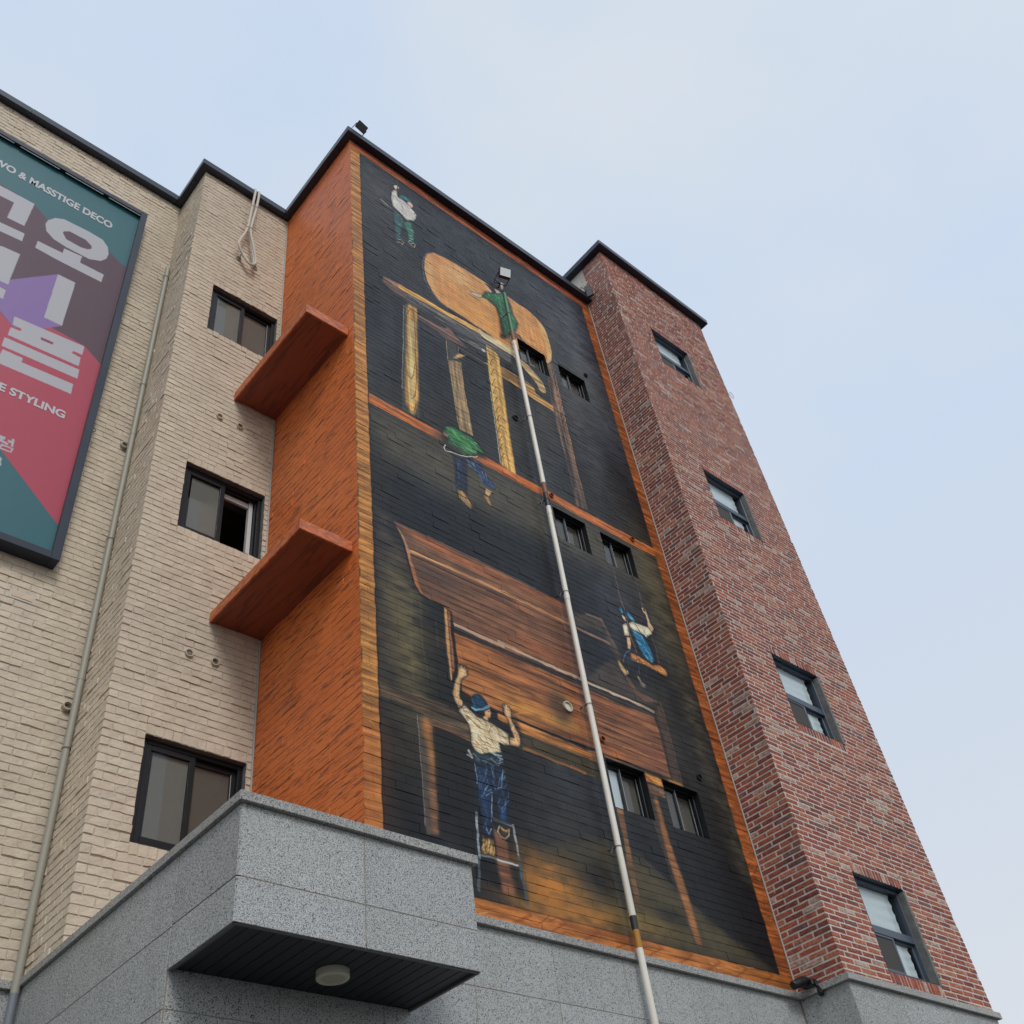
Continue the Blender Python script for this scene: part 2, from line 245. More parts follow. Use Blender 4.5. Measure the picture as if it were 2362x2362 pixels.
# ------------------------------------------------------------------ what the mural shows, in metres on the wall (x, z)
MURAL = [
('p',(52,55,62),[(0.15,15.45),(4.62,15.45),(4.25,14.75),(2.5,14.6),(0.8,14.7),(0.15,14.3)],{'soft':0.18,'op':0.55}),
('l',(18,20,24),0.02,[(4.6,15.4),(4.28,14.78)],{'op':0.8}),
('l',(25,27,32),0.02,[(4.28,14.78),(3.4,14.62)],{'op':0.4}),
('b',(93,98,109),(4.233,14.955),0.45,1.1,0.5,{}),
('b',(98,104,111),(4.173,13.76),0.35,1.3,0.55,{}),
('b',(91,88,91),(3.806,11.494),0.3,1,0.5,{}),
('b',(83,78,75),(0.441,14.771),0.35,1,0.5,{}),
('b',(75,78,85),(2.174,15.737),0.7,0.6,0.45,{}),
('b',(70,62,56),(0.5,14),0.5,1.3,0.35,{}),
('p',(88,82,68),[(0.15,9.9),(4.62,9.9),(4.62,9.2),(2.4,9.1),(0.9,9),(0.15,9.25)],{'soft':0.28,'op':0.9}),
('b',(101,93,70),(4.334,9.317),0.28,0.9,0.75,{}),
('b',(96,88,67),(4.397,8.799),0.35,1,0.6,{}),
('b',(91,85,70),(4.408,7.384),0.22,1.1,0.7,{}),
('b',(88,83,65),(4.547,6.029),0.2,0.8,0.6,{}),
('b',(114,98,72),(0.387,7.495),0.25,0.6,0.65,{}),
('b',(130,117,72),(0.45,6.874),0.26,0.8,0.7,{}),
('b',(78,67,57),(0.257,6.749),0.25,0.9,0.5,{}),
('b',(96,83,78),(0.274,8.12),0.15,0.4,0.5,{}),
('l',(112,108,100),0.018,[(0.559,7.365),(0.528,7.051),(0.52,6.486)],{'op':0.28}),
('l',(112,108,100),0.018,[(0.656,7.461),(0.645,6.904),(0.688,6.593)],{'op':0.28}),
('l',(112,108,100),0.018,[(0.825,7.276),(0.819,6.973)],{'op':0.28}),
('p',(90,80,56),[(1.296,4.767),(1.574,5.178),(2.037,5.399),(2.557,5.558),(2.986,5.508),(3.682,5.134),(4.609,4.749),(3.534,4.755),(2.66,4.764),(1.635,4.744)],{'soft':0.12,'op':0.9}),
('p',(24,27,31),[(2.994,5.535),(3.697,5.124),(4.616,4.762),(4.713,5.249),(4.57,5.563),(3.762,5.843)],{'soft':0.03,'op':0.9}),
('l',(92,86,70),0.01,[(2.986,5.508),(3.376,5.294),(3.697,5.124)],{'op':0.6}),
('b',(196,122,46),(1.769,4.989),0.5,0.26,0.9,{}),
('b',(180,114,46),(2.09,4.835),0.7,0.12,0.8,{}),
('b',(150,98,40),(1.518,5.023),0.2,0.25,0.6,{}),
('b',(132,108,52),(2.904,4.919),0.5,0.14,0.7,{}),
('b',(18,20,24),(2.383,5.207),0.35,0.2,0.7,{}),
('b',(16,18,22),(3.247,5.029),0.3,0.1,0.6,{}),
('w',),
('p',(36,42,52),[(1.352,13.966),(1.243,13.823),(1.162,13.597),(1.132,13.387),(1.138,13.148),(1.175,12.969),(1.249,12.852),(1.344,12.768),(1.443,12.732),(1.604,12.742),(1.222,13.091)],{'soft':0.01}),
('l',(150,150,145),0.012,[(1.308,13.909),(1.219,13.764),(1.161,13.582),(1.133,13.374),(1.142,13.138),(1.184,12.964),(1.258,12.847),(1.353,12.763),(1.434,12.737)],{'op':0.7}),
('p',(206,150,86),[(1.338,13.916),(1.238,13.769),(1.181,13.558),(1.161,13.332),(1.181,13.161),(1.215,13.005),(1.279,12.879),(1.364,12.785),(1.454,12.748),(1.604,12.742),(1.795,12.744),(1.949,12.731),(2.078,12.736),(2.342,12.709),(2.601,12.737),(2.85,12.843),(3.237,12.924),(3.314,12.928),(3.435,13.113),(3.485,13.319),(3.489,13.647),(3.464,13.843),(3.353,14.011),(3.162,14.092),(2.928,14.093),(2.761,14.11),(2.484,14.087),(2.255,14.084),(2.116,14.079),(1.907,14.067),(1.648,14.033),(1.422,13.976)],{'col2':(214,142,72),'grad':((0.9,14),(3.6,12.4)),'grain':('z',0.09,(160,106,60)),'sm':1}),
('b',(222,190,128),(1.239,13.295),0.1,0.5,0.5,{'clip':1}),
('b',(214,120,66),(1.411,13.85),0.3,0.3,0.45,{'clip':1}),
('b',(226,190,130),(1.767,13.729),0.4,0.3,0.35,{'clip':1}),
('b',(216,126,62),(1.702,13.121),0.5,0.3,0.35,{'clip':1}),
('b',(228,160,70),(2.032,13.009),0.4,0.4,0.5,{'clip':1}),
('p',(228,186,112),[(3.363,13.979),(3.44,13.804),(3.461,13.586),(3.462,13.282),(3.417,13.062),(3.332,12.942),(3.37,13.174),(3.391,13.473),(3.347,13.728)],{'soft':0.02,'op':0.7}),
('l',(120,84,40),0.02,[(3.161,13.159),(3.23,13.12)],{'op':0.7}),
('l',(120,84,40),0.02,[(3.242,13.186),(3.289,13.111)],{'op':0.7}),
('l',(120,84,40),0.02,[(3.306,13.198),(3.344,13.079),(3.291,12.965)],{'op':0.7}),
('l',(236,210,150),0.014,[(3.263,14.036),(3.44,13.883),(3.479,13.601),(3.476,13.312),(3.426,13.069),(3.33,12.931)],{'op':0.7}),
('p',(84,82,82),[(0.469,12.48),(0.685,12.488),(0.904,12.483),(1.176,12.52),(1.404,12.522),(1.641,12.551),(2.06,12.594),(2.336,12.669),(2.601,12.648),(2.528,12.279),(2.134,12.216),(1.735,12.206),(2.03,12.372),(1.611,12.279),(1.424,12.248),(1.156,12.28),(0.978,12.275),(0.718,12.294),(0.546,12.302)],{'soft':0.02,'grain':('x',0.3,(30,32,36))}),
('l',(178,170,160),0.016,[(0.83,12.43),(0.99,12.446),(1.152,12.449),(1.446,12.476),(1.635,12.496),(2.05,12.524)],{'op':0.65}),
('l',(178,170,160),0.016,[(0.781,12.486),(0.955,12.453),(1.17,12.453)],{'op':0.65}),
('l',(178,170,160),0.016,[(1.249,12.322),(1.478,12.329)],{'op':0.65}),
('l',(178,170,160),0.016,[(1.369,12.42),(1.897,12.457),(2.31,12.49)],{'op':0.65}),
('l',(178,170,160),0.016,[(1.603,12.184),(1.945,12.204),(2.282,12.296)],{'op':0.65}),
('l',(178,170,160),0.016,[(1.605,12.226),(1.795,12.258),(1.987,12.276)],{'op':0.65}),
('p',(122,88,78),[(0.439,12.471),(0.466,12.522),(0.733,12.569),(0.837,12.55),(0.779,12.46),(0.673,12.427),(0.552,12.431),(0.458,12.42)],{'soft':0.012,'col2':(190,140,96),'grad':((0.35,12.6),(0.9,12.6))}),
('p',(218,158,74),[(0.679,12.553),(1.001,12.6),(1.228,12.603),(1.46,12.619),(1.699,12.65),(2.074,12.707),(2.06,12.594),(1.641,12.551),(1.404,12.522),(1.176,12.52),(0.904,12.476),(0.701,12.465)],{'soft':0.008,'col2':(232,180,90),'grad':((0.6,12.5),(1.8,12.2)),'grain':('x',0.2,(150,100,50))}),
('p',(112,86,76),[(0.437,12.432),(0.511,12.455),(0.684,12.468),(0.849,12.46),(0.772,12.329),(0.632,12.304),(0.514,12.347),(0.448,12.386)],{'soft':0.012}),
('p',(222,200,150),[(2.023,12.703),(2.117,12.688),(2.342,12.709),(2.631,12.742),(2.744,12.555),(2.728,12.464),(2.601,12.56),(2.43,12.55),(2.098,12.549),(2.01,12.604)],{'soft':0.008,'op':0.95,'grain':('x',0.15,(150,130,90))}),
('p',(192,158,100),[(2.682,12.578),(2.876,12.556),(3.047,12.406),(3.128,12.308),(3.158,12.203),(3.136,12.136),(3.077,12.088),(3.021,12.096),(2.974,12.235),(2.843,12.372),(2.713,12.472)],{'soft':0.008,'grain':('x',0.22,(110,84,50))}),
('l',(220,196,150),0.012,[(2.733,12.587),(2.891,12.547),(3.067,12.42),(3.155,12.23)],{'op':0.8}),
('p',(116,86,76),[(0.967,12.12),(1.1,12.136),(1.27,12.145),(1.4,12.186),(1.433,12.249),(1.498,12.254),(1.555,12.185),(1.649,12.116),(1.792,12.075),(1.714,12.037),(1.536,12.002),(1.379,11.972),(1.247,11.983),(1.097,11.99),(0.968,12.014)],{'soft':0.01,'grain':('x',0.3,(70,50,46))}),
('l',(172,122,104),0.012,[(0.967,12.12),(1.1,12.136),(1.27,12.145),(1.4,12.192)],{'op':0.7}),
('l',(140,120,110),0.012,[(1.369,11.963),(1.629,11.946),(1.86,11.949),(2.039,11.957)],{'op':0.7}),
('p',(182,134,70),[(1.988,11.93),(2.072,11.994),(2.305,12.104),(2.429,12.102),(2.605,12.119),(2.795,12.105),(2.916,12.059),(2.924,11.97),(3.088,11.935),(3.283,11.92),(3.328,11.857),(3.326,11.773),(3.251,11.768),(3.125,11.793),(2.868,11.799),(2.623,11.848),(2.299,11.864),(2.067,11.943)],{'soft':0.008,'grain':('x',0.3,(104,72,36))}),
('l',(228,180,110),0.01,[(2.32,12.106),(2.605,12.119),(2.795,12.105),(2.909,12.063)],{'op':0.6}),
('p',(72,70,66),[(0.748,12.15),(0.838,12.27),(0.974,12.284),(0.926,11.607),(0.897,11.036),(0.868,10.401),(0.839,10.03),(0.599,10.051),(0.616,10.225),(0.654,10.852),(0.697,11.423)],{'soft':0.008}),
('p',(204,152,76),[(0.796,12.167),(0.853,12.241),(0.958,12.246),(0.921,11.603),(0.891,11.031),(0.865,10.498),(0.827,10.275),(0.794,10.128),(0.752,10.071),(0.707,10.087),(0.669,10.214),(0.67,10.458),(0.7,10.887),(0.753,11.468)],{'soft':0.02,'grain':('z',0.3,(130,88,44))}),
('p',(206,190,134),[(0.82,11.866),(0.892,11.926),(0.86,11.332),(0.822,10.771),(0.789,10.395),(0.759,10.18),(0.725,10.253),(0.739,10.709),(0.773,11.263)],{'soft':0.04,'op':0.85,'grain':('z',0.15,(140,110,70))}),
('l',(106,74,36),0.012,[(0.767,11.822),(0.783,11.953),(0.847,12.151),(0.897,12.109),(0.898,11.814),(0.885,11.316)],{'op':0.75}),
('l',(106,74,36),0.012,[(0.723,10.842),(0.732,10.724),(0.777,10.697),(0.822,10.833),(0.849,11.042)],{'op':0.75}),
('l',(106,74,36),0.012,[(0.869,11.338),(0.867,11.013),(0.844,10.685),(0.807,10.427),(0.763,10.352)],{'op':0.75}),
('l',(106,74,36),0.012,[(0.685,10.225),(0.708,10.107),(0.762,10.106),(0.813,10.284)],{'op':0.75}),
('l',(176,170,156),0.01,[(0.746,12.136),(0.684,11.159),(0.654,10.852),(0.63,10.429)],{'op':0.75}),
('p',(142,114,84),[(1.399,11.549),(1.512,11.613),(1.595,11.643),(1.592,11.143),(1.609,10.765),(1.625,10.473),(1.631,10.28),(1.434,10.258),(1.417,10.482),(1.406,10.934),(1.396,11.347)],{'soft':0.008,'col2':(160,134,92),'grad':((1.2,12),(1.7,10)),'grain':('z',0.32,(90,68,52))}),
('p',(66,64,62),[(1.394,11.948),(1.566,11.956),(1.595,11.643),(1.512,11.613),(1.402,11.528)],{'soft':0.02}),
('l',(196,160,116),0.012,[(1.395,11.961),(1.387,11.518),(1.396,11.347),(1.406,10.934),(1.417,10.482),(1.434,10.258)],{'op':0.8}),
('l',(206,160,104),0.012,[(1.6,11.646),(1.592,11.143),(1.609,10.765),(1.625,10.473),(1.628,10.288)],{'op':0.8}),
('p',(206,164,90),[(1.469,11.625),(1.521,11.7),(1.567,11.793),(1.625,11.826),(1.662,11.832),(1.734,11.899),(1.636,11.765),(1.535,11.665)],{'soft':0.015}),
('l',(40,48,54),0.03,[(1.504,11.618),(1.642,11.735),(1.773,11.766)],{'op':0.8}),
('l',(190,170,150),0.008,[(1.597,11.945),(1.587,11.855)],{'op':0.7}),
('p',(212,166,84),[(2.114,12.404),(2.21,12.42),(2.301,12.343),(2.322,12.271),(2.319,12.096),(2.279,11.333),(2.247,10.668),(2.249,10.193),(2.246,10.008),(2.129,10.014),(2.016,10.036),(2.018,10.284),(2.045,10.949),(2.072,11.761)],{'soft':0.008,'grain':('z',0.2,(130,92,44))}),
('l',(92,66,34),0.012,[(2.121,11.984),(2.199,12.177),(2.245,12.174),(2.288,12.076)],{'op':0.75}),
('l',(120,86,44),0.008,[(2.14,11.98),(2.214,12.121),(2.261,12.043)],{'op':0.6}),
('l',(92,66,34),0.012,[(2.11,11.765),(2.187,11.953),(2.232,11.949),(2.275,11.853)],{'op':0.75}),
('l',(120,86,44),0.008,[(2.129,11.761),(2.202,11.898),(2.249,11.821)],{'op':0.6}),
('l',(92,66,34),0.012,[(2.099,11.551),(2.175,11.734),(2.22,11.73),(2.262,11.636)],{'op':0.75}),
('l',(120,86,44),0.008,[(2.118,11.547),(2.19,11.681),(2.236,11.605)],{'op':0.6}),
('l',(92,66,34),0.012,[(2.092,11.387),(2.167,11.566),(2.211,11.562),(2.253,11.47)],{'op':0.75}),
('l',(120,86,44),0.008,[(2.111,11.383),(2.182,11.514),(2.228,11.439)],{'op':0.6}),
('l',(92,66,34),0.012,[(2.082,11.182),(2.156,11.356),(2.2,11.352),(2.241,11.261)],{'op':0.75}),
('l',(120,86,44),0.008,[(2.1,11.178),(2.17,11.305),(2.215,11.232)],{'op':0.6}),
('l',(92,66,34),0.012,[(2.072,10.982),(2.145,11.152),(2.188,11.147),(2.229,11.058)],{'op':0.75}),
('l',(120,86,44),0.008,[(2.09,10.978),(2.159,11.101),(2.204,11.029)],{'op':0.6}),
('l',(92,66,34),0.012,[(2.065,10.829),(2.137,10.995),(2.18,10.99),(2.221,10.902)],{'op':0.75}),
('l',(120,86,44),0.008,[(2.083,10.824),(2.152,10.945),(2.196,10.874)],{'op':0.6}),
('l',(92,66,34),0.012,[(2.055,10.637),(2.127,10.798),(2.169,10.793),(2.209,10.707)],{'op':0.75}),
('l',(120,86,44),0.008,[(2.073,10.632),(2.141,10.75),(2.184,10.68)],{'op':0.6}),
('l',(92,66,34),0.012,[(2.047,10.45),(2.118,10.607),(2.16,10.602),(2.199,10.518)],{'op':0.75}),
('l',(120,86,44),0.008,[(2.065,10.445),(2.132,10.56),(2.175,10.491)],{'op':0.6}),
('l',(92,66,34),0.012,[(2.04,10.305),(2.109,10.459),(2.151,10.454),(2.19,10.371)],{'op':0.75}),
('l',(120,86,44),0.008,[(2.057,10.3),(2.123,10.412),(2.166,10.345)],{'op':0.6}),
('l',(92,66,34),0.012,[(2.031,10.124),(2.099,10.275),(2.14,10.269),(2.179,10.188)],{'op':0.75}),
('l',(120,86,44),0.008,[(2.048,10.119),(2.113,10.229),(2.155,10.162)],{'op':0.6}),
('l',(60,56,50),0.035,[(2.058,11.604),(2.045,10.949),(2.024,10.271),(2.026,10.057)],{'op':0.6}),
('l',(205,200,190),0.01,[(2.049,11.383),(2.037,10.893),(2.024,10.318),(2.014,10.05)],{'op':0.85}),
('l',(225,150,70),0.016,[(2.319,12.077),(2.282,11.336),(2.251,10.671),(2.25,10.194)],{'op':0.7}),
('p',(196,196,184),[(2.008,12.241),(2.051,12.275),(2.094,12.25),(2.056,12.202),(2.018,12.201)],{'soft':0.008}),
('p',(122,92,72),[(3.294,12.873),(3.429,12.995),(3.43,12.708),(3.429,12.212),(3.421,11.79),(3.425,11.288),(3.414,10.818),(3.431,10.419),(3.443,10.08),(3.217,10.033),(3.241,10.406),(3.237,10.878),(3.226,11.266),(3.219,11.691),(3.222,12.029),(3.268,12.589)],{'soft':0.008,'col2':(92,76,64),'grad':((3.6,12.2),(4.1,10.1)),'grain':('z',0.4,(58,44,38))}),
('l',(196,130,80),0.014,[(3.43,12.708),(3.429,12.212),(3.421,11.79),(3.425,11.288),(3.414,10.818),(3.422,10.446)],{'op':0.8}),
('l',(150,140,128),0.008,[(3.268,12.589),(3.222,12.029),(3.219,11.691),(3.237,10.878),(3.241,10.406)],{'op':0.5}),
('l',(196,170,140),0.008,[(3.342,12.786),(3.384,12.695),(3.473,12.915)],{'op':0.5}),
('l',(196,170,140),0.008,[(3.337,12.639),(3.378,12.549),(3.467,12.766)],{'op':0.5}),
('l',(196,170,140),0.008,[(3.333,12.496),(3.375,12.408),(3.462,12.621)],{'op':0.5}),
('l',(196,170,140),0.008,[(3.33,12.356),(3.371,12.268),(3.458,12.477)],{'op':0.5}),
('l',(196,170,140),0.008,[(3.324,12.216),(3.365,12.129),(3.451,12.335)],{'op':0.5}),
('l',(196,170,140),0.008,[(3.321,12.079),(3.362,11.993),(3.447,12.196)],{'op':0.5}),
('l',(196,170,140),0.008,[(3.318,11.944),(3.358,11.859),(3.443,12.059)],{'op':0.5}),
('l',(196,170,140),0.008,[(3.313,11.81),(3.353,11.726),(3.437,11.922)],{'op':0.5}),
('l',(196,170,140),0.008,[(3.309,11.678),(3.349,11.596),(3.433,11.789)],{'op':0.5}),
('l',(34,34,38),0.02,[(0.9,12.417),(1.168,12.426),(1.441,12.422),(1.723,12.445),(2.014,12.482)],{'op':0.6}),
('l',(34,34,38),0.02,[(1.068,12.291),(1.338,12.298),(1.521,12.304)],{'op':0.6}),
('l',(34,34,38),0.02,[(1.424,12.328),(1.816,12.34),(2.227,12.39),(2.508,12.419)],{'op':0.6}),
('l',(34,34,38),0.02,[(1.871,12.247),(2.145,12.292),(2.42,12.299)],{'op':0.6}),
('l',(196,170,136),0.012,[(1.005,12.41),(1.213,12.427),(1.424,12.439),(1.612,12.458)],{'op':0.6}),
('l',(196,170,136),0.012,[(1.32,12.448),(1.631,12.448),(1.98,12.471),(2.341,12.515)],{'op':0.6}),
('l',(196,170,136),0.012,[(1.658,12.196),(1.848,12.227),(2.012,12.247)],{'op':0.6}),
('l',(196,170,136),0.012,[(2.368,12.114),(2.604,12.108)],{'op':0.6}),
('l',(196,170,136),0.012,[(2.787,12.061),(2.904,11.993),(2.992,11.942)],{'op':0.6}),
('l',(18,18,22),0.05,[(0.985,12.004),(1.22,11.985),(1.387,11.954)],{'op':0.5}),
('l',(20,20,24),0.06,[(2.347,11.871),(2.616,11.806),(2.86,11.757),(3.204,11.699)],{'op':0.5}),
('l',(20,20,24),0.05,[(3.276,11.729),(3.282,11.302),(3.279,10.854),(3.29,10.418)],{'op':0.4}),
('l',(96,70,62),0.012,[(0.808,15.603),(0.81,15.408),(0.816,15.214)],{}),
('l',(130,110,104),0.008,[(0.823,15.423),(0.819,15.217)],{'op':0.7}),
('p',(224,214,196),[(0.748,15.137),(0.796,15.211),(0.814,15.172),(0.789,15.085),(0.765,15.07)],{'sm':1,'out':0.02}),
('p',(214,204,190),[(0.823,15.195),(0.844,15.205),(0.841,15.156),(0.825,15.144)],{'sm':1}),
('p',(50,92,90),[(0.702,14.436),(0.787,14.441),(0.847,14.394),(0.869,14.247),(0.845,14.091),(0.813,13.941),(0.801,13.72),(0.7,13.642),(0.7,13.942),(0.7,14.239)],{'soft':0.012,'op':0.9,'folds':(10,(120,160,150),(24,48,56),1.2,0.12)}),
('p',(44,112,92),[(0.844,14.355),(0.886,14.277),(1.021,14.43),(1.018,14.269),(1.047,14.179),(1.027,13.934),(0.998,13.848),(0.929,13.836),(0.927,14.056),(0.874,14.192)],{'soft':0.01,'folds':(16,(190,210,200),(20,52,52),0.4,0.1)}),
('p',(192,186,176),[(0.746,15.017),(0.795,15.046),(0.811,14.895),(0.875,14.901),(0.97,14.876),(1.045,14.805),(1.106,14.756),(1.126,14.702),(1.112,14.612),(1.055,14.465),(1.014,14.447),(0.939,14.381),(0.848,14.42),(0.743,14.493),(0.698,14.519),(0.685,14.655),(0.685,14.806),(0.711,14.938)],{'out':0.03,'sm':1,'folds':(26,(226,220,206),(96,92,100),-0.9,0.22)}),
('p',(196,150,110),[(0.747,15.03),(0.805,15.083),(0.802,15.027),(0.736,14.966)],{'op':0.6}),
('p',(44,112,118),[(0.83,14.955),(0.891,15.046),(0.965,15.065),(1.052,15.03),(1.076,14.966),(1.007,14.962),(0.925,14.93),(0.859,14.889)],{'out':0.02,'sm':1,'folds':(5,(110,180,180),(20,50,60),-0.6,0.12)}),
('p',(212,176,158),[(0.972,14.917),(1.024,14.974),(1.073,14.924),(1.047,14.839),(1,14.845)],{'sm':1}),
('l',(196,180,150),0.012,[(0.716,13.657),(0.809,13.728),(0.844,13.683),(0.809,13.603),(0.804,13.643),(0.727,13.589)],{'op':0.9}),
('l',(196,180,150),0.012,[(0.927,13.811),(0.961,13.754),(1.021,13.744),(1.042,13.822),(1.014,13.864),(0.972,13.799)],{'op':0.9}),
('l',(200,190,180),0.012,[(0.49,14.477),(0.58,14.439),(0.67,14.414)],{}),
('p',(40,38,40),[(2.682,14.602),(2.535,14.445),(2.508,14.253),(2.617,14.269),(2.487,14.111),(2.298,14.042),(2.43,13.918),(2.281,13.805),(2.22,13.672),(2.328,13.61),(2.453,13.563),(2.481,13.357),(2.466,12.972),(2.415,12.822),(2.503,12.838),(2.611,12.98),(2.688,13.097),(2.812,13.31),(2.872,13.531),(2.803,13.706),(2.805,13.906),(2.712,14.189),(2.749,14.43)],{'soft':0.03,'op':0.85}),
('p',(42,112,72),[(2.181,13.599),(2.327,13.816),(2.528,13.975),(2.673,14.134),(2.677,13.915),(2.748,13.837),(2.785,13.691),(2.849,13.531),(2.819,13.354),(2.723,13.218),(2.688,13.097),(2.525,12.984),(2.531,13.211),(2.514,13.385),(2.5,13.584),(2.398,13.691),(2.254,13.604)],{'folds':(30,(150,190,160),(22,58,40),-1.1,0.2),'soft':0.008}),
('p',(206,180,160),[(1.978,13.516),(2.05,13.58),(2.187,13.643),(2.209,13.594),(2.083,13.502),(2.01,13.486)],{'out':0.015}),
('p',(206,176,160),[(2.317,14.019),(2.367,14.003),(2.438,13.925),(2.396,13.887),(2.341,13.919)],{}),
('p',(200,172,160),[(2.498,14.08),(2.592,14.103),(2.625,14.071),(2.529,13.986)],{}),
('p',(206,184,168),[(2.667,14.397),(2.727,14.39),(2.696,14.237),(2.639,14.166)],{}),
('l',(150,112,92),0.016,[(2.46,12.93),(2.509,12.88),(2.601,12.917)],{'op':0.9}),
('p',(110,78,66),[(2.733,13.189),(2.842,13.221),(2.939,13.095),(2.803,13.079),(2.729,13.074)],{'folds':(5,(190,160,140),(60,40,36),-0.7,0.1)}),
('p',(30,30,32),[(1.159,10.074),(1.321,10.258),(1.509,10.245),(1.688,10.216),(1.777,10.062),(1.799,9.982),(1.654,9.948),(1.492,9.82),(1.246,9.75),(1.138,9.846)],{'soft':0.05,'op':0.8}),
('p',(36,46,64),[(1.275,9.732),(1.455,9.779),(1.464,9.649),(1.439,9.37),(1.426,9.2),(1.329,9.22),(1.261,9.233),(1.281,9.451),(1.28,9.627)],{'soft':0.015,'folds':(16,(66,100,150),(24,28,40),1.4,0.18)}),
('p',(40,64,104),[(1.42,9.758),(1.61,9.856),(1.655,9.828),(1.726,9.743),(1.804,9.653),(1.867,9.583),(1.859,9.524),(1.774,9.502),(1.676,9.551),(1.601,9.659),(1.48,9.722)],{'soft':0.012,'folds':(26,(170,190,205),(24,32,50),-0.9,0.16)}),
('p',(44,116,62),[(1.189,10.094),(1.214,10.153),(1.285,10.223),(1.352,10.24),(1.417,10.234),(1.506,10.225),(1.605,10.221),(1.669,10.194),(1.72,10.141),(1.774,10.075),(1.708,10.048),(1.677,10.066),(1.65,9.983),(1.499,9.88),(1.364,9.824),(1.281,9.864),(1.221,9.9),(1.241,10.024),(1.205,10.057)],{'soft':0.008,'sm':1,'folds':(60,(150,200,150),(24,66,40),-0.35,0.16)}),
('b',(50,44,42),(1.318,9.841),0.2,0.12,0.7,{}),
('b',(70,140,60),(1.488,10.07),0.15,0.1,0.4,{'clip':1}),
('p',(170,130,110),[(1.17,10.068),(1.196,10.052),(1.243,10.045),(1.231,9.999),(1.177,10.011)],{}),
('l',(226,222,212),0.012,[(1.18,9.841),(1.159,9.787),(1.179,9.744),(1.272,9.775),(1.369,9.795),(1.495,9.845),(1.626,9.922),(1.651,9.961)],{}),
('p',(166,126,74),[(1.284,9.199),(1.374,9.212),(1.413,9.15),(1.466,9.079),(1.45,9.012),(1.37,9.042),(1.286,9.112)],{'sm':1,'out':0.012,'folds':(8,(214,180,120),(70,52,30),-0.8,0.1)}),
('l',(220,210,190),0.008,[(1.294,9.117),(1.306,9.086)],{'op':0.8}),
('l',(220,210,190),0.008,[(1.32,9.099),(1.332,9.068)],{'op':0.8}),
('l',(220,210,190),0.008,[(1.345,9.082),(1.357,9.051)],{'op':0.8}),
('l',(220,210,190),0.008,[(1.371,9.064),(1.382,9.033)],{'op':0.8}),
('l',(220,210,190),0.008,[(1.396,9.047),(1.408,9.016)],{'op':0.8}),
('l',(220,210,190),0.008,[(1.422,9.029),(1.433,8.999)],{'op':0.8}),
('p',(206,168,116),[(1.705,9.471),(1.797,9.462),(1.741,9.352),(1.684,9.372)],{'out':0.01}),
('p',(172,128,76),[(1.637,9.319),(1.697,9.353),(1.752,9.341),(1.753,9.289),(1.771,9.223),(1.746,9.188),(1.707,9.247)],{'out':0.01,'folds':(5,(214,180,120),(70,52,30),-0.8,0.08)}),
('p',(112,80,62),[(0.416,8.267),(0.913,8.276),(1.78,8.272),(2.212,8.262),(2.648,8.251),(2.67,7.996),(2.654,7.644),(2.658,7.389),(2.616,7.299),(2.583,7.266),(2.128,7.286),(1.623,7.253),(1.035,7.303),(1.019,7.453),(0.926,7.476),(0.759,7.47),(0.67,7.509),(0.618,7.645),(0.591,7.851),(0.512,8.106)],{'col2':(140,88,56),'grad':((0.6,8.4),(2.2,7.4)),'grain':('x',0.22,(70,48,42)),'soft':0.01}),
('p',(176,100,58),[(0.479,8.263),(0.912,8.264),(1.774,8.233),(2.645,8.237),(2.628,8.157),(2.193,8.157),(1.703,8.146),(1.233,8.117),(0.686,8.16)],{'soft':0.04,'op':0.7,'grain':('x',0.2,(110,64,44))}),
('b',(84,66,58),(0.872,7.808),0.4,0.12,0.6,{'clip':0}),
('b',(168,92,56),(2.182,7.458),0.5,0.1,0.6,{}),
('b',(80,60,50),(2.501,7.809),0.25,0.4,0.5,{}),
('l',(150,116,108),0.02,[(0.416,8.267),(0.914,8.288),(1.782,8.285),(2.215,8.275)],{'op':0.6}),
('l',(206,146,94),0.035,[(0.588,7.979),(1.108,7.999),(1.738,7.999),(2.164,8.002),(2.643,7.991)],{}),
('l',(70,48,44),0.02,[(0.596,7.932),(1.101,7.933),(1.727,7.93),(2.155,7.952),(2.633,7.945)],{'op':0.8}),
('l',(232,180,126),0.012,[(0.6,7.99),(1.109,8.005),(1.739,8.007)],{'op':0.8}),
('p',(196,172,146),[(0.43,8.237),(0.504,8.148),(0.569,7.997),(0.591,7.851),(0.633,7.718),(0.66,7.59),(0.704,7.488),(0.659,7.504),(0.604,7.585),(0.585,7.695),(0.551,7.876),(0.51,8.07)],{'col2':(176,106,60),'grad':((0.4,8.4),(0.6,7.7)),'soft':0.006}),
('l',(20,20,24),0.02,[(0.508,8.035),(0.54,7.871),(0.575,7.69),(0.594,7.591),(0.659,7.499),(0.759,7.465)],{'op':0.8}),
('p',(92,76,64),[(2.7,8.128),(2.957,8.257),(3.181,8.279),(3.222,7.962),(3.325,7.791),(3.089,7.666),(2.714,7.292),(3.307,7.288),(3.714,7.286),(3.545,7.36),(3.34,7.589),(3.327,7.687),(3.383,7.825),(3.265,8.124),(2.947,8.053),(2.751,8.007)],{'soft':0.03,'op':0.7}),
('l',(158,112,90),0.032,[(2.758,7.98),(2.995,7.978),(3.239,7.975)],{}),
('l',(104,86,74),0.05,[(3.195,8.279),(3.261,8.111),(3.33,7.958),(3.383,7.825)],{}),
('l',(126,100,84),0.022,[(2.962,8.253),(3.082,8.268),(3.194,8.276)],{}),
('l',(100,84,74),0.014,[(2.958,8.251),(2.955,8.141),(2.951,8.043)],{'op':0.6}),
('l',(104,78,64),0.06,[(3.416,7.581),(3.465,7.485),(3.532,7.426)],{}),
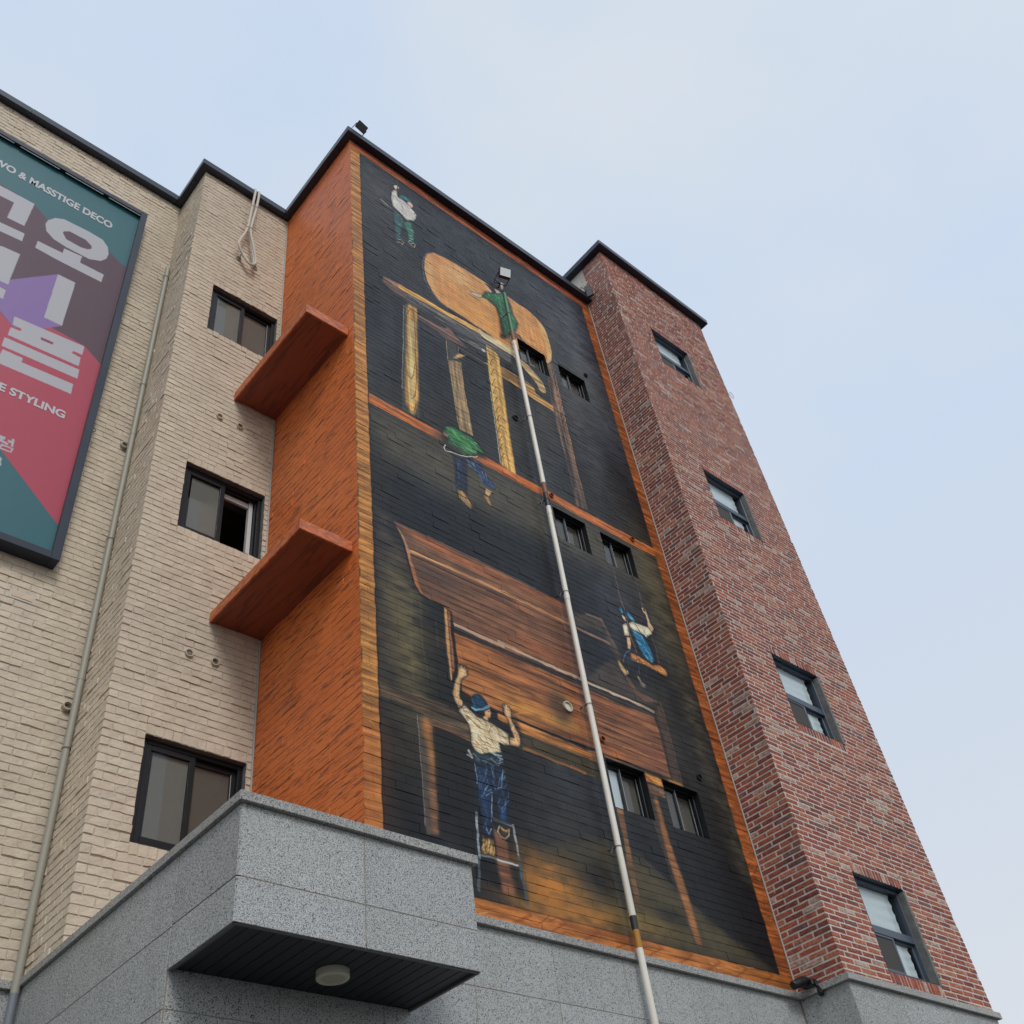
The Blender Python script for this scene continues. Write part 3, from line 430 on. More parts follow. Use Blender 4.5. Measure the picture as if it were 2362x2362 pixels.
('p',(112,80,62),[(3.402,7.59),(3.445,7.591),(3.518,7.49),(3.68,7.457),(3.852,7.445),(3.597,7.356),(3.494,7.412),(3.431,7.487)],{'soft':0.015}),
('l',(26,24,26),0.03,[(1.016,7.264),(1.618,7.22),(1.57,7.252),(2.021,7.235),(2.57,7.208)],{}),
('l',(206,178,150),0.034,[(1.014,7.305),(1.323,7.298),(1.629,7.292),(1.58,7.324),(2.034,7.304),(2.39,7.296),(2.591,7.301),(2.765,7.295),(3.124,7.294),(3.524,7.292),(3.718,7.276)],{}),
('l',(84,66,58),0.03,[(1.032,7.271),(1.622,7.242),(2.026,7.258),(2.752,7.242),(3.507,7.237),(3.69,7.212)],{'op':0.8}),
('p',(164,98,50),[(1.03,7.21),(2.657,7.213),(2.768,7.205),(3.224,7.184),(3.696,7.208),(3.719,7.049),(3.72,6.808),(3.711,6.497),(3.151,6.492),(2.772,6.499),(2.655,6.511),(1.976,6.501),(1.642,6.509),(1.341,6.528),(1.054,6.584),(1.031,6.926)],{'col2':(134,84,56),'grad':((1,7.3),(3.7,6.6)),'grain':('x',0.34,(84,46,30)),'soft':0.006}),
('b',(186,110,52),(1.253,7.042),0.4,0.1,0.4,{}),
('b',(186,110,52),(2.125,6.966),0.4,0.1,0.3,{}),
('b',(186,110,52),(2.32,6.793),0.4,0.1,0.35,{}),
('b',(206,142,58),(1.785,6.651),0.45,0.1,0.6,{}),
('b',(210,146,60),(2.293,6.666),0.45,0.08,0.6,{}),
('b',(202,134,56),(1.54,6.806),0.4,0.06,0.4,{}),
('b',(186,100,48),(2.87,6.548),0.3,0.08,0.7,{}),
('b',(120,72,54),(3.421,6.747),0.3,0.2,0.5,{}),
('b',(176,104,56),(3.322,7.067),0.4,0.08,0.4,{}),
('l',(226,150,66),0.012,[(1.501,6.555),(1.673,6.632),(1.873,6.653)],{'op':0.6}),
('l',(226,150,66),0.012,[(1.671,6.556),(1.897,6.661),(2.171,6.627)],{'op':0.6}),
('l',(226,150,66),0.012,[(3.075,6.66),(3.285,6.685),(3.433,6.659)],{'op':0.6}),
('l',(226,150,66),0.012,[(1.15,6.884),(1.443,6.877),(1.764,6.847)],{'op':0.6}),
('l',(226,150,66),0.012,[(1.467,7.045),(1.906,7.018)],{'op':0.6}),
('l',(226,150,66),0.012,[(1.063,6.661),(1.267,6.66)],{'op':0.6}),
('l',(226,150,66),0.012,[(2.777,6.845),(3.122,6.826),(3.516,6.837)],{'op':0.6}),
('b',(60,54,40),(2.271,6.836),0.16,0.2,0.85,{}),
('p',(198,146,88),[(0.931,7.467),(0.968,7.452),(0.966,7.132),(0.961,6.836),(0.953,6.663),(0.926,6.634),(0.925,6.822),(0.923,7.114)],{'soft':0.006}),
('p',(150,88,58),[(0.969,7.457),(1.003,7.451),(1.003,7.198),(1.007,6.911),(0.997,6.792),(0.953,6.663),(0.961,6.836),(0.966,7.132)],{'soft':0.006,'folds':(6,(190,120,70),(90,50,36),1.5,0.2)}),
('l',(20,18,20),0.035,[(1.014,7.305),(1.009,7.049),(1.024,6.86),(0.998,6.754),(0.957,6.645)],{}),
('l',(20,18,18),0.03,[(1.047,6.517),(1.339,6.508),(1.641,6.499),(2.52,6.476),(2.652,6.499)],{}),
('l',(30,22,20),0.02,[(2.769,6.488),(3.151,6.492),(3.719,6.489)],{'op':0.9}),
('p',(176,112,54),[(1.441,6.497),(1.639,6.489),(2.516,6.46),(2.649,6.485),(2.654,6.368),(1.951,6.372),(1.663,6.378),(1.441,6.433)],{'grain':('x',0.35,(110,60,32)),'soft':0.008}),
('p',(72,62,42),[(1.661,6.368),(2.492,6.359),(2.653,6.363),(2.646,6.199),(2.631,6.186),(2.249,6.212),(1.918,6.203),(1.975,6.213),(1.444,6.174)],{'soft':0.02}),
('l',(196,116,52),0.03,[(1.71,6.221),(2.084,6.209),(2.453,6.2),(2.285,6.222)],{'op':0.85}),
('l',(190,150,90),0.008,[(2.359,6.199),(2.655,6.188)],{'op':0.7}),
('p',(74,58,48),[(3.722,7.288),(3.87,7.462),(3.892,7.38),(3.883,6.963),(3.883,6.461),(3.775,6.46),(3.72,6.494),(3.756,6.955),(3.732,7.215)],{'soft':0.01,'folds':(8,(120,96,80),(46,38,34),1.2,0.2)}),
('l',(130,96,76),0.016,[(3.868,7.456),(3.888,7.367),(3.883,6.963),(3.885,6.466)],{'op':0.7}),
('p',(200,140,62),[(3.574,6.453),(3.719,6.489),(3.88,6.49),(3.881,6.455),(3.786,6.454)],{'soft':0.02}),
('p',(200,128,52),[(3.307,6.464),(3.56,6.449),(3.562,6.357),(3.311,6.354)],{'folds':(8,(226,160,80),(120,70,34),-0.4,0.12)}),
('p',(112,82,60),[(3.314,6.346),(3.565,6.348),(3.566,6.243),(3.315,6.227)],{'folds':(6,(160,120,80),(70,50,40),-0.4,0.12)}),
('p',(150,96,56),[(2.768,6.483),(3.146,6.476),(3.574,6.453),(3.307,6.464),(3.019,6.467),(2.774,6.461)],{'soft':0.008}),
('l',(78,54,46),0.016,[(0.769,7.848),(1.091,7.833),(1.542,7.847)],{'op':0.6}),
('l',(78,54,46),0.016,[(0.839,7.672),(1.184,7.687),(1.572,7.66)],{'op':0.6}),
('l',(78,54,46),0.016,[(1.765,7.782),(2.181,7.768),(2.493,7.772)],{'op':0.6}),
('l',(78,54,46),0.016,[(1.795,7.606),(2.208,7.588),(2.557,7.606)],{'op':0.6}),
('l',(78,54,46),0.016,[(1.164,7.505),(1.492,7.495)],{'op':0.6}),
('l',(176,112,76),0.014,[(0.732,7.92),(1.099,7.915),(1.494,7.916)],{'op':0.5}),
('l',(176,112,76),0.014,[(1.7,7.665),(2.097,7.643),(2.463,7.636)],{'op':0.5}),
('l',(176,112,76),0.014,[(1.913,7.961),(2.28,7.959),(2.559,7.961)],{'op':0.5}),
('p',(104,82,60),[(0.12,6.344),(0.498,6.363),(0.922,6.366),(1.098,6.274),(1.097,6.109),(0.693,6.137),(0.489,6.239),(0.116,6.224)],{'soft':0.012,'op':0.9,'grain':('x',0.3,(40,34,30))}),
('l',(180,112,66),0.02,[(0.692,6.128),(0.897,6.123),(1.087,6.106)],{'op':0.85}),
('l',(130,112,92),0.008,[(0.138,6.351),(0.498,6.363),(0.874,6.367)],{'op':0.5}),
('p',(84,74,64),[(0.539,6.159),(0.693,6.188),(0.675,5.734),(0.672,5.433),(0.667,5.225),(0.665,5.17),(0.548,5.141),(0.545,5.21),(0.546,5.546),(0.544,5.824)],{'soft':0.006}),
('p',(176,112,58),[(0.587,6.169),(0.629,6.172),(0.681,6.145),(0.678,5.838),(0.674,5.682),(0.629,5.669),(0.621,5.926),(0.588,6.022)],{'soft':0.035,'grain':('x',0.2,(110,70,40))}),
('p',(130,88,60),[(0.615,5.665),(0.68,5.684),(0.665,5.224),(0.662,5.169),(0.609,5.156),(0.603,5.414)],{'soft':0.03,'grain':('x',0.25,(80,56,44))}),
('l',(170,150,136),0.007,[(0.539,6.17),(0.544,5.824),(0.546,5.546),(0.545,5.21)],{'op':0.7}),
('p',(140,98,62),[(2.781,5.941),(2.87,5.944),(2.853,5.527),(2.838,5.137),(2.841,5.01),(2.778,5.021),(2.77,5.361),(2.794,5.677)],{'soft':0.01,'col2':(104,76,56),'grad':((2.75,5.9),(2.8,4.9)),'grain':('x',0.25,(74,52,40))}),
('p',(66,56,50),[(3.321,6.225),(3.415,6.225),(3.44,5.793),(3.513,5.371),(3.549,4.838),(3.439,4.831),(3.364,5.465),(3.291,5.931)],{'soft':0.01}),
('p',(150,98,56),[(3.367,6.196),(3.417,6.213),(3.435,6.035),(3.445,5.781),(3.518,5.36),(3.55,4.84),(3.463,4.846),(3.416,5.253),(3.362,5.618),(3.366,6.018)],{'soft':0.025,'grain':('x',0.2,(120,72,44))}),
('l',(140,116,96),0.008,[(3.281,5.929),(3.321,5.661),(3.356,5.339)],{'op':0.6}),
('p',(22,24,28),[(3.551,8.639),(3.711,8.685),(3.855,8.543),(3.935,8.561),(4.077,8.621),(4.145,8.535),(3.992,8.297),(4.042,8.022),(4.163,7.886),(3.713,7.56),(3.469,7.614),(3.268,7.718),(3.399,7.878),(3.53,8.343)],{'soft':0.09,'op':0.8}),
('l',(104,90,84),0.022,[(3.635,8.842),(3.66,8.638),(3.657,8.467),(3.638,8.278),(3.672,8.122),(3.685,8.043)],{}),
('l',(104,96,90),0.012,[(4.034,9.022),(4.02,8.821)],{}),
('l',(110,96,88),0.018,[(3.648,9.242),(3.64,8.915),(3.643,8.664)],{}),
('l',(96,88,80),0.012,[(4.036,9.278),(4.034,9.067),(4.041,8.838)],{}),
('l',(98,84,76),0.018,[(4.037,8.378),(4.063,8.254),(4.045,8.031)],{}),
('l',(60,52,50),0.01,[(3.625,9.196),(3.657,9.203)],{'op':0.7}),
('l',(60,52,50),0.01,[(3.624,9.154),(3.656,9.16)],{'op':0.7}),
('l',(60,52,50),0.01,[(3.625,9.112),(3.657,9.119)],{'op':0.7}),
('l',(60,52,50),0.01,[(3.624,9.071),(3.655,9.077)],{'op':0.7}),
('l',(60,52,50),0.01,[(3.624,9.03),(3.656,9.036)],{'op':0.7}),
('l',(60,52,50),0.01,[(3.623,8.988),(3.655,8.995)],{'op':0.7}),
('l',(60,52,50),0.01,[(3.624,8.948),(3.656,8.954)],{'op':0.7}),
('l',(60,52,50),0.01,[(3.623,8.907),(3.654,8.913)],{'op':0.7}),
('l',(60,52,50),0.01,[(3.624,8.867),(3.655,8.873)],{'op':0.7}),
('l',(60,52,50),0.01,[(3.623,8.826),(3.654,8.833)],{'op':0.7}),
('l',(60,52,50),0.01,[(3.623,8.787),(3.655,8.793)],{'op':0.7}),
('l',(60,52,50),0.01,[(3.622,8.747),(3.654,8.753)],{'op':0.7}),
('l',(60,52,50),0.01,[(3.623,8.707),(3.654,8.713)],{'op':0.7}),
('l',(60,52,50),0.01,[(3.622,8.667),(3.653,8.673)],{'op':0.7}),
('p',(40,52,66),[(3.561,8.017),(3.649,8.044),(3.811,7.986),(3.626,7.848),(3.509,7.811),(3.419,7.798)],{'soft':0.02,'op':0.8}),
('l',(90,130,160),0.01,[(3.57,8.016),(3.501,7.963),(3.447,7.883),(3.404,7.792)],{}),
('l',(60,110,150),0.01,[(3.666,7.863),(3.64,7.736)],{'op':0.8}),
('l',(50,84,104),0.01,[(3.786,7.864),(3.749,7.718)],{'op':0.7}),
('l',(56,76,92),0.01,[(3.492,7.797),(3.471,7.723)],{'op':0.7}),
('p',(36,136,176),[(3.561,8.595),(3.595,8.636),(3.624,8.622),(3.616,8.546),(3.575,8.533)],{'folds':(6,(120,200,225),(16,70,100),1.2,0.06)}),
('p',(36,140,184),[(3.687,8.634),(3.721,8.624),(3.762,8.577),(3.765,8.554),(3.829,8.52),(3.767,8.498),(3.68,8.517),(3.684,8.575)],{'folds':(8,(120,200,225),(16,80,110),-0.9,0.08)}),
('p',(222,190,160),[(3.584,8.516),(3.628,8.495),(3.631,8.44),(3.613,8.441),(3.584,8.468)],{}),
('p',(214,174,130),[(3.574,8.197),(3.628,8.216),(3.622,8.132),(3.579,8.031),(3.537,8.026)],{'out':0.012}),
('p',(216,178,138),[(3.994,8.784),(4.034,8.818),(4.046,8.782),(4.039,8.804),(4.071,8.784),(4.075,8.736),(4.082,8.607),(4.123,8.543),(4.075,8.466),(4.028,8.527),(4.036,8.612),(4.039,8.712),(4.007,8.731)],{'out':0.014}),
('p',(30,26,26),[(4.022,8.788),(4.047,8.799),(4.054,8.76),(4.035,8.76)],{}),
('p',(216,206,176),[(3.541,8.331),(3.566,8.373),(3.624,8.418),(3.643,8.39),(3.638,8.278),(3.617,8.223),(3.54,8.202),(3.543,8.278)],{'out':0.012,'folds':(5,(236,230,206),(160,150,120),1.3,0.1)}),
('p',(216,206,176),[(3.677,8.444),(3.764,8.489),(3.819,8.488),(3.977,8.514),(4.028,8.527),(4.073,8.445),(3.968,8.366),(3.945,8.325),(3.909,8.358),(3.817,8.36),(3.741,8.352),(3.674,8.371)],{'folds':(14,(238,232,210),(150,142,116),-0.7,0.1)}),
('p',(28,106,146),[(3.674,8.371),(3.741,8.352),(3.817,8.36),(3.869,8.349),(3.936,8.266),(3.958,8.189),(3.973,8.064),(3.964,8.007),(3.916,7.974),(3.811,7.986),(3.766,8.075),(3.739,8.164),(3.712,8.254)],{'folds':(50,(150,210,225),(16,56,84),-0.8,0.09)}),
('p',(30,32,38),[(3.669,8.353),(3.715,8.262),(3.752,8.146),(3.769,8.053),(3.811,7.986),(3.692,8.008),(3.668,8.166)],{'soft':0.03,'op':0.8}),
('l',(28,40,54),0.012,[(3.78,8.479),(3.831,8.405),(3.867,8.34)],{}),
('l',(110,94,88),0.022,[(3.657,8.467),(3.638,8.278),(3.672,8.122),(3.685,8.043)],{}),
('p',(194,124,62),[(3.566,7.973),(3.619,8.002),(3.755,7.98),(3.908,7.948),(4.035,8),(4.148,7.979),(4.145,7.887),(4.1,7.862),(3.907,7.887),(3.729,7.894),(3.549,7.885)],{'folds':(24,(232,180,120),(110,64,34),-0.6,0.1),'out':0.01}),
('p',(186,152,100),[(3.304,7.787),(3.342,7.801),(3.368,7.742),(3.395,7.716),(3.463,7.699),(3.432,7.637),(3.382,7.611),(3.341,7.645),(3.309,7.712)],{'folds':(10,(220,196,150),(84,70,48),-0.9,0.07)}),
('p',(112,106,88),[(3.587,7.705),(3.62,7.714),(3.639,7.634),(3.713,7.618),(3.686,7.558),(3.622,7.549),(3.59,7.616)],{'folds':(8,(196,186,160),(50,48,44),-0.9,0.07)}),
('p',(126,82,58),[(1.231,5.389),(1.311,5.303),(1.364,5.278),(1.36,5.078),(1.378,4.847),(1.247,4.849),(1.229,5.064),(1.232,5.269)],{'soft':0.012,'grain':('x',0.3,(80,52,42))}),
('p',(20,22,26),[(1.043,5.079),(1.217,5.104),(1.243,4.855),(1.042,4.938)],{'soft':0.03,'op':0.8}),
('p',(20,24,28),[(1.353,5.091),(1.468,5.109),(1.502,4.823),(1.388,4.857)],{'soft':0.04,'op':0.8}),
('l',(156,166,172),0.024,[(1.067,5.447),(1.052,5.153),(1.05,5.067)],{}),
('l',(84,100,112),0.026,[(1.049,5.074),(1.014,4.822)],{}),
('l',(150,158,162),0.018,[(1.238,5.441),(1.34,5.432),(1.447,5.439)],{}),
('l',(150,158,164),0.022,[(1.452,5.44),(1.462,5.301),(1.47,5.176)],{}),
('l',(74,90,102),0.03,[(1.47,5.176),(1.474,5.009),(1.491,4.814)],{}),
('l',(136,140,142),0.02,[(1.073,5.104),(1.218,5.108),(1.448,5.105)],{}),
('l',(190,192,190),0.014,[(1.245,5.107),(1.439,5.103)],{}),
('p',(206,166,116),[(1.041,6.877),(1.049,6.827),(1.072,6.876),(1.088,6.882),(1.079,6.833),(1.112,6.87),(1.13,6.872),(1.104,6.826),(1.141,6.852),(1.154,6.845),(1.12,6.801),(1.148,6.802),(1.137,6.777),(1.07,6.72),(1.052,6.695),(1.017,6.516),(1.054,6.447),(1.002,6.384),(0.95,6.447),(0.939,6.525),(0.978,6.658),(1.015,6.728)],{'out':0.014,'folds':(10,(232,200,156),(150,104,66),1.4,0.1)}),
('p',(18,18,20),[(1.129,6.537),(1.393,6.527),(1.378,6.421),(1.342,6.382),(1.495,6.378),(1.641,6.499),(1.625,6.597),(1.694,6.433),(1.683,6.249),(1.611,6.191),(1.527,6.183),(1.434,6.18),(1.409,6.422),(1.234,6.409),(1.115,6.423)],{'soft':0.04,'op':0.75}),
('p',(26,60,88),[(1.156,6.556),(1.198,6.603),(1.261,6.62),(1.318,6.585),(1.341,6.528),(1.284,6.48),(1.177,6.435),(1.144,6.451)],{'sm':1,'folds':(8,(70,130,165),(14,34,52),-1.1,0.1)}),
('l',(120,176,200),0.022,[(1.147,6.452),(1.182,6.437),(1.262,6.47),(1.342,6.53)],{}),
('p',(34,28,26),[(1.207,6.436),(1.293,6.47),(1.298,6.394),(1.236,6.387)],{}),
('p',(212,160,112),[(1.289,6.459),(1.35,6.514),(1.365,6.476),(1.37,6.464),(1.357,6.446),(1.358,6.423),(1.319,6.403),(1.32,6.373),(1.27,6.374),(1.262,6.396),(1.291,6.419)],{'out':0.01}),
('l',(90,60,44),0.008,[(1.329,6.478),(1.354,6.481)],{}),
('p',(208,164,116),[(1.502,6.559),(1.528,6.534),(1.515,6.606),(1.533,6.624),(1.552,6.572),(1.544,6.623),(1.565,6.625),(1.581,6.591),(1.583,6.629),(1.597,6.608),(1.616,6.575),(1.603,6.496),(1.613,6.444),(1.669,6.353),(1.674,6.255),(1.646,6.215),(1.535,6.203),(1.544,6.29),(1.607,6.297),(1.577,6.368),(1.561,6.463),(1.534,6.491)],{'out':0.014,'folds':(10,(232,200,156),(150,100,64),1.2,0.1)}),
('p',(210,190,150),[(1.059,6.453),(1.123,6.408),(1.209,6.374),(1.35,6.366),(1.542,6.312),(1.528,6.192),(1.416,6.192),(1.418,6.14),(1.421,6.089),(1.201,6.005),(1.124,6.016),(1.098,6.076),(1.098,6.196),(1.079,6.286),(0.985,6.361)],{'out':0.016,'folds':(95,(240,228,196),(140,110,70),-0.5,0.2)}),
('p',(46,60,70),[(1.094,6.04),(1.181,6.004),(1.422,6.098),(1.442,6.018),(1.434,5.965),(1.1,5.9),(1.087,5.946)],{'folds':(22,(150,176,186),(24,30,38),0.15,0.2)}),
('l',(190,186,180),0.026,[(1.053,5.998),(1.087,5.946)],{}),
('l',(190,186,180),0.02,[(1.039,5.956),(1.084,5.94)],{}),
('p',(27,40,62),[(1.102,5.91),(1.431,5.956),(1.448,5.811),(1.461,5.676),(1.423,5.468),(1.319,5.45),(1.31,5.549),(1.273,5.69),(1.244,5.531),(1.21,5.294),(1.114,5.278),(1.111,5.466),(1.113,5.701)],{'soft':0.008,'folds':(60,(90,130,170),(18,24,38),1.35,0.16)}),
('b',(34,66,112),(1.159,5.69),0.08,0.2,0.45,{}),
('b',(32,60,104),(1.183,5.515),0.06,0.25,0.35,{}),
('b',(40,84,150),(1.35,5.496),0.04,0.1,0.6,{}),
('l',(150,190,214),0.01,[(1.109,5.895),(1.111,5.717)],{'op':0.75}),
('l',(150,190,214),0.01,[(1.416,5.927),(1.381,5.76),(1.329,5.737)],{'op':0.75}),
('l',(150,190,214),0.01,[(1.173,5.654),(1.233,5.743)],{'op':0.75}),
('l',(150,190,214),0.01,[(1.262,5.679),(1.216,5.416)],{'op':0.75}),
('l',(150,190,214),0.01,[(1.19,5.635),(1.252,5.676)],{'op':0.75}),
('l',(150,190,214),0.01,[(1.158,5.333),(1.18,5.294),(1.212,5.354)],{'op':0.75}),
('p',(180,138,78),[(1.103,5.281),(1.133,5.253),(1.218,5.266),(1.223,5.113),(1.138,5.122),(1.066,5.12),(1.103,5.194)],{'out':0.012,'folds':(26,(226,186,120),(80,60,36),1.2,0.1)}),
('p',(60,52,44),[(1.298,5.398),(1.36,5.375),(1.401,5.393),(1.392,5.338),(1.349,5.301),(1.303,5.308),(1.276,5.347)],{'sm':1}),
('l',(196,176,140),0.01,[(1.298,5.398),(1.276,5.347),(1.303,5.308),(1.349,5.301),(1.392,5.338),(1.403,5.394)],{}),
('p',(206,150,72),[(1.298,5.402),(1.36,5.375),(1.397,5.396),(1.376,5.357),(1.33,5.36)],{})]
BOARD = [((92,62,76),[(-4.288,13.763),(-3.188,13.651),(-2.986,13.492),(-2.194,13.533),(-1.976,13.395),(-1.869,13.497),(-1.909,11.332),(-2.163,11.527),(-2.604,11.499),(-2.942,11.289),(-3.12,11.427),(-3.816,11.945)]),((196,74,98),[(-3.816,11.945),(-3.118,11.42),(-2.919,11.274),(-2.64,11.573),(-2.163,11.527),(-1.965,11.374),(-1.846,11.278),(-1.883,8.731),(-1.95,8.798),(-2.657,9.456),(-3.335,10.093)]),((158,128,192),[(-3.455,11.653),(-3.122,12.03),(-2.676,12.555),(-2.661,11.678),(-2.458,11.68),(-2.615,11.499),(-2.913,11.27),(-3.121,11.434),(-3.473,11.726)]),((214,214,220),[(-3.675,13.646),(-3.624,13.66),(-3.192,13.669),(-3.204,13.125),(-3.411,13.109),(-3.405,13.47),(-3.577,13.457),(-3.63,13.453)]),((214,214,220),[(-3.515,12.958),(-3.461,12.952),(-3.169,12.985),(-3.164,12.815),(-3.423,12.787),(-3.472,12.776)]),((214,214,220),[(-2.999,13.391),(-2.986,13.492),(-2.919,13.617),(-2.817,13.691),(-2.491,13.719),(-2.307,13.705),(-2.225,13.612),(-2.19,13.472),(-2.201,13.355),(-2.255,13.25),(-2.392,13.16),(-2.691,13.151),(-2.855,13.177),(-2.961,13.259)]),((92,62,76),[(-2.779,13.402),(-2.77,13.444),(-2.712,13.504),(-2.502,13.51),(-2.413,13.447),(-2.409,13.387),(-2.447,13.339),(-2.535,13.305),(-2.721,13.311)]),((214,214,220),[(-3.009,12.98),(-2.707,13.001),(-2.705,13.106),(-2.481,13.137),(-2.485,12.996),(-2.178,13.007),(-2.179,12.835),(-2.716,12.815),(-3.01,12.826)]),((214,214,220),[(-3.405,12.486),(-3.334,12.536),(-3.13,12.559),(-3.131,12.418),(-3.128,11.923),(-3.271,11.911)]),((214,214,220),[(-3.199,11.814),(-3.127,11.806),(-3.124,11.64),(-3.19,11.644)]),((214,214,220),[(-2.676,12.555),(-2.462,12.566),(-2.458,11.68),(-2.666,11.674)]),((214,214,220),[(-2.953,11.449),(-2.162,11.519),(-2.16,11.359),(-2.264,11.353),(-2.271,11.306),(-2.166,11.304),(-2.163,11.147),(-2.95,11.107),(-2.948,11.25),(-2.842,11.261),(-2.847,11.308),(-2.941,11.306)]),((150,72,92),[(-2.63,11.324),(-2.489,11.336),(-2.491,11.293),(-2.621,11.281)]),((214,214,220),[(-2.97,11.05),(-2.144,11.097),(-2.14,10.937),(-2.969,10.897)]),((214,214,220),[(-2.945,10.853),(-2.73,10.86),(-2.73,10.79),(-2.165,10.823),(-2.159,10.655),(-2.924,10.618),(-2.96,10.691)]),((214,214,220),[(-2.75,9.629),(-2.636,9.636),(-2.636,9.595),(-2.664,9.584),(-2.594,9.568),(-2.596,9.537),(-2.67,9.551),(-2.685,9.504),(-2.719,9.496)]),((214,214,220),[(-2.578,9.656),(-2.551,9.654),(-2.544,9.543),(-2.569,9.543),(-2.571,9.583),(-2.611,9.584),(-2.61,9.619),(-2.576,9.616)]),((214,214,220),[(-2.656,9.529),(-2.532,9.531),(-2.545,9.46),(-2.673,9.452)]),((196,74,98),[(-2.638,9.507),(-2.554,9.51),(-2.558,9.478),(-2.648,9.474)]),((214,214,220),[(-2.659,9.35),(-2.629,9.355),(-2.604,9.332),(-2.606,9.292),(-2.593,9.261),(-2.601,9.231),(-2.63,9.226)])]
PPM = 215                      # mural pixels per metre
MX0, MZ0, MW, MH = 0.0, 4.6, 4.8, 11.06

def fbm(h, w, sx, sz, rng, octaves=3):
    """smooth value noise in [-1,1]; sx, sz = feature size in pixels"""
    out = np.zeros((h, w)); amp = 1.0; tot = 0.0
    for o in range(octaves):
        gw, gh = int(w / sx) + 3, int(h / sz) + 3
        g = rng.uniform(-1, 1, (gh, gw))
        xs = np.arange(w) / sx; zs = np.arange(h) / sz
        xi = xs.astype(int); zi = zs.astype(int)
        fx = xs - xi; fz = zs - zi
        fx = fx * fx * (3 - 2 * fx); fz = fz * fz * (3 - 2 * fz)
        r0 = g[zi][:, xi] * (1 - fx) + g[zi][:, xi + 1] * fx
        r1 = g[zi + 1][:, xi] * (1 - fx) + g[zi + 1][:, xi + 1] * fx
        out += amp * (r0 * (1 - fz[:, None]) + r1 * fz[:, None])
        tot += amp; amp *= 0.5; sx = max(1.0, sx / 2); sz = max(1.0, sz / 2)
    return out / tot

def boxblur(a, r):
    r = int(round(r))
    if r < 1: return a
    for ax in (0, 1):
        for _ in range(2):
            p = np.pad(a, [(r + 1, r) if i == ax else (0, 0) for i in (0, 1)], mode='edge')
            cs = np.cumsum(p, axis=ax)
            n = a.shape[ax]
            hi = np.take(cs, np.arange(2 * r + 1, 2 * r + 1 + n), axis=ax)
            lo = np.take(cs, np.arange(0, n), axis=ax)
            a = (hi - lo) / (2 * r + 1)
    return a

def smooth_closed(pts, n=4):
    P = np.array(pts); N = len(P); out = []
    for i in range(N):
        p0, p1, p2, p3 = P[i - 1], P[i], P[(i + 1) % N], P[(i + 2) % N]
        for k in range(n):
            t = k / n
            out.append(.5 * ((2 * p1) + (p2 - p0) * t + (2 * p0 - 5 * p1 + 4 * p2 - p3) * t * t + (3 * p1 - p0 - 3 * p2 + p3) * t ** 3))
    return np.array(out)

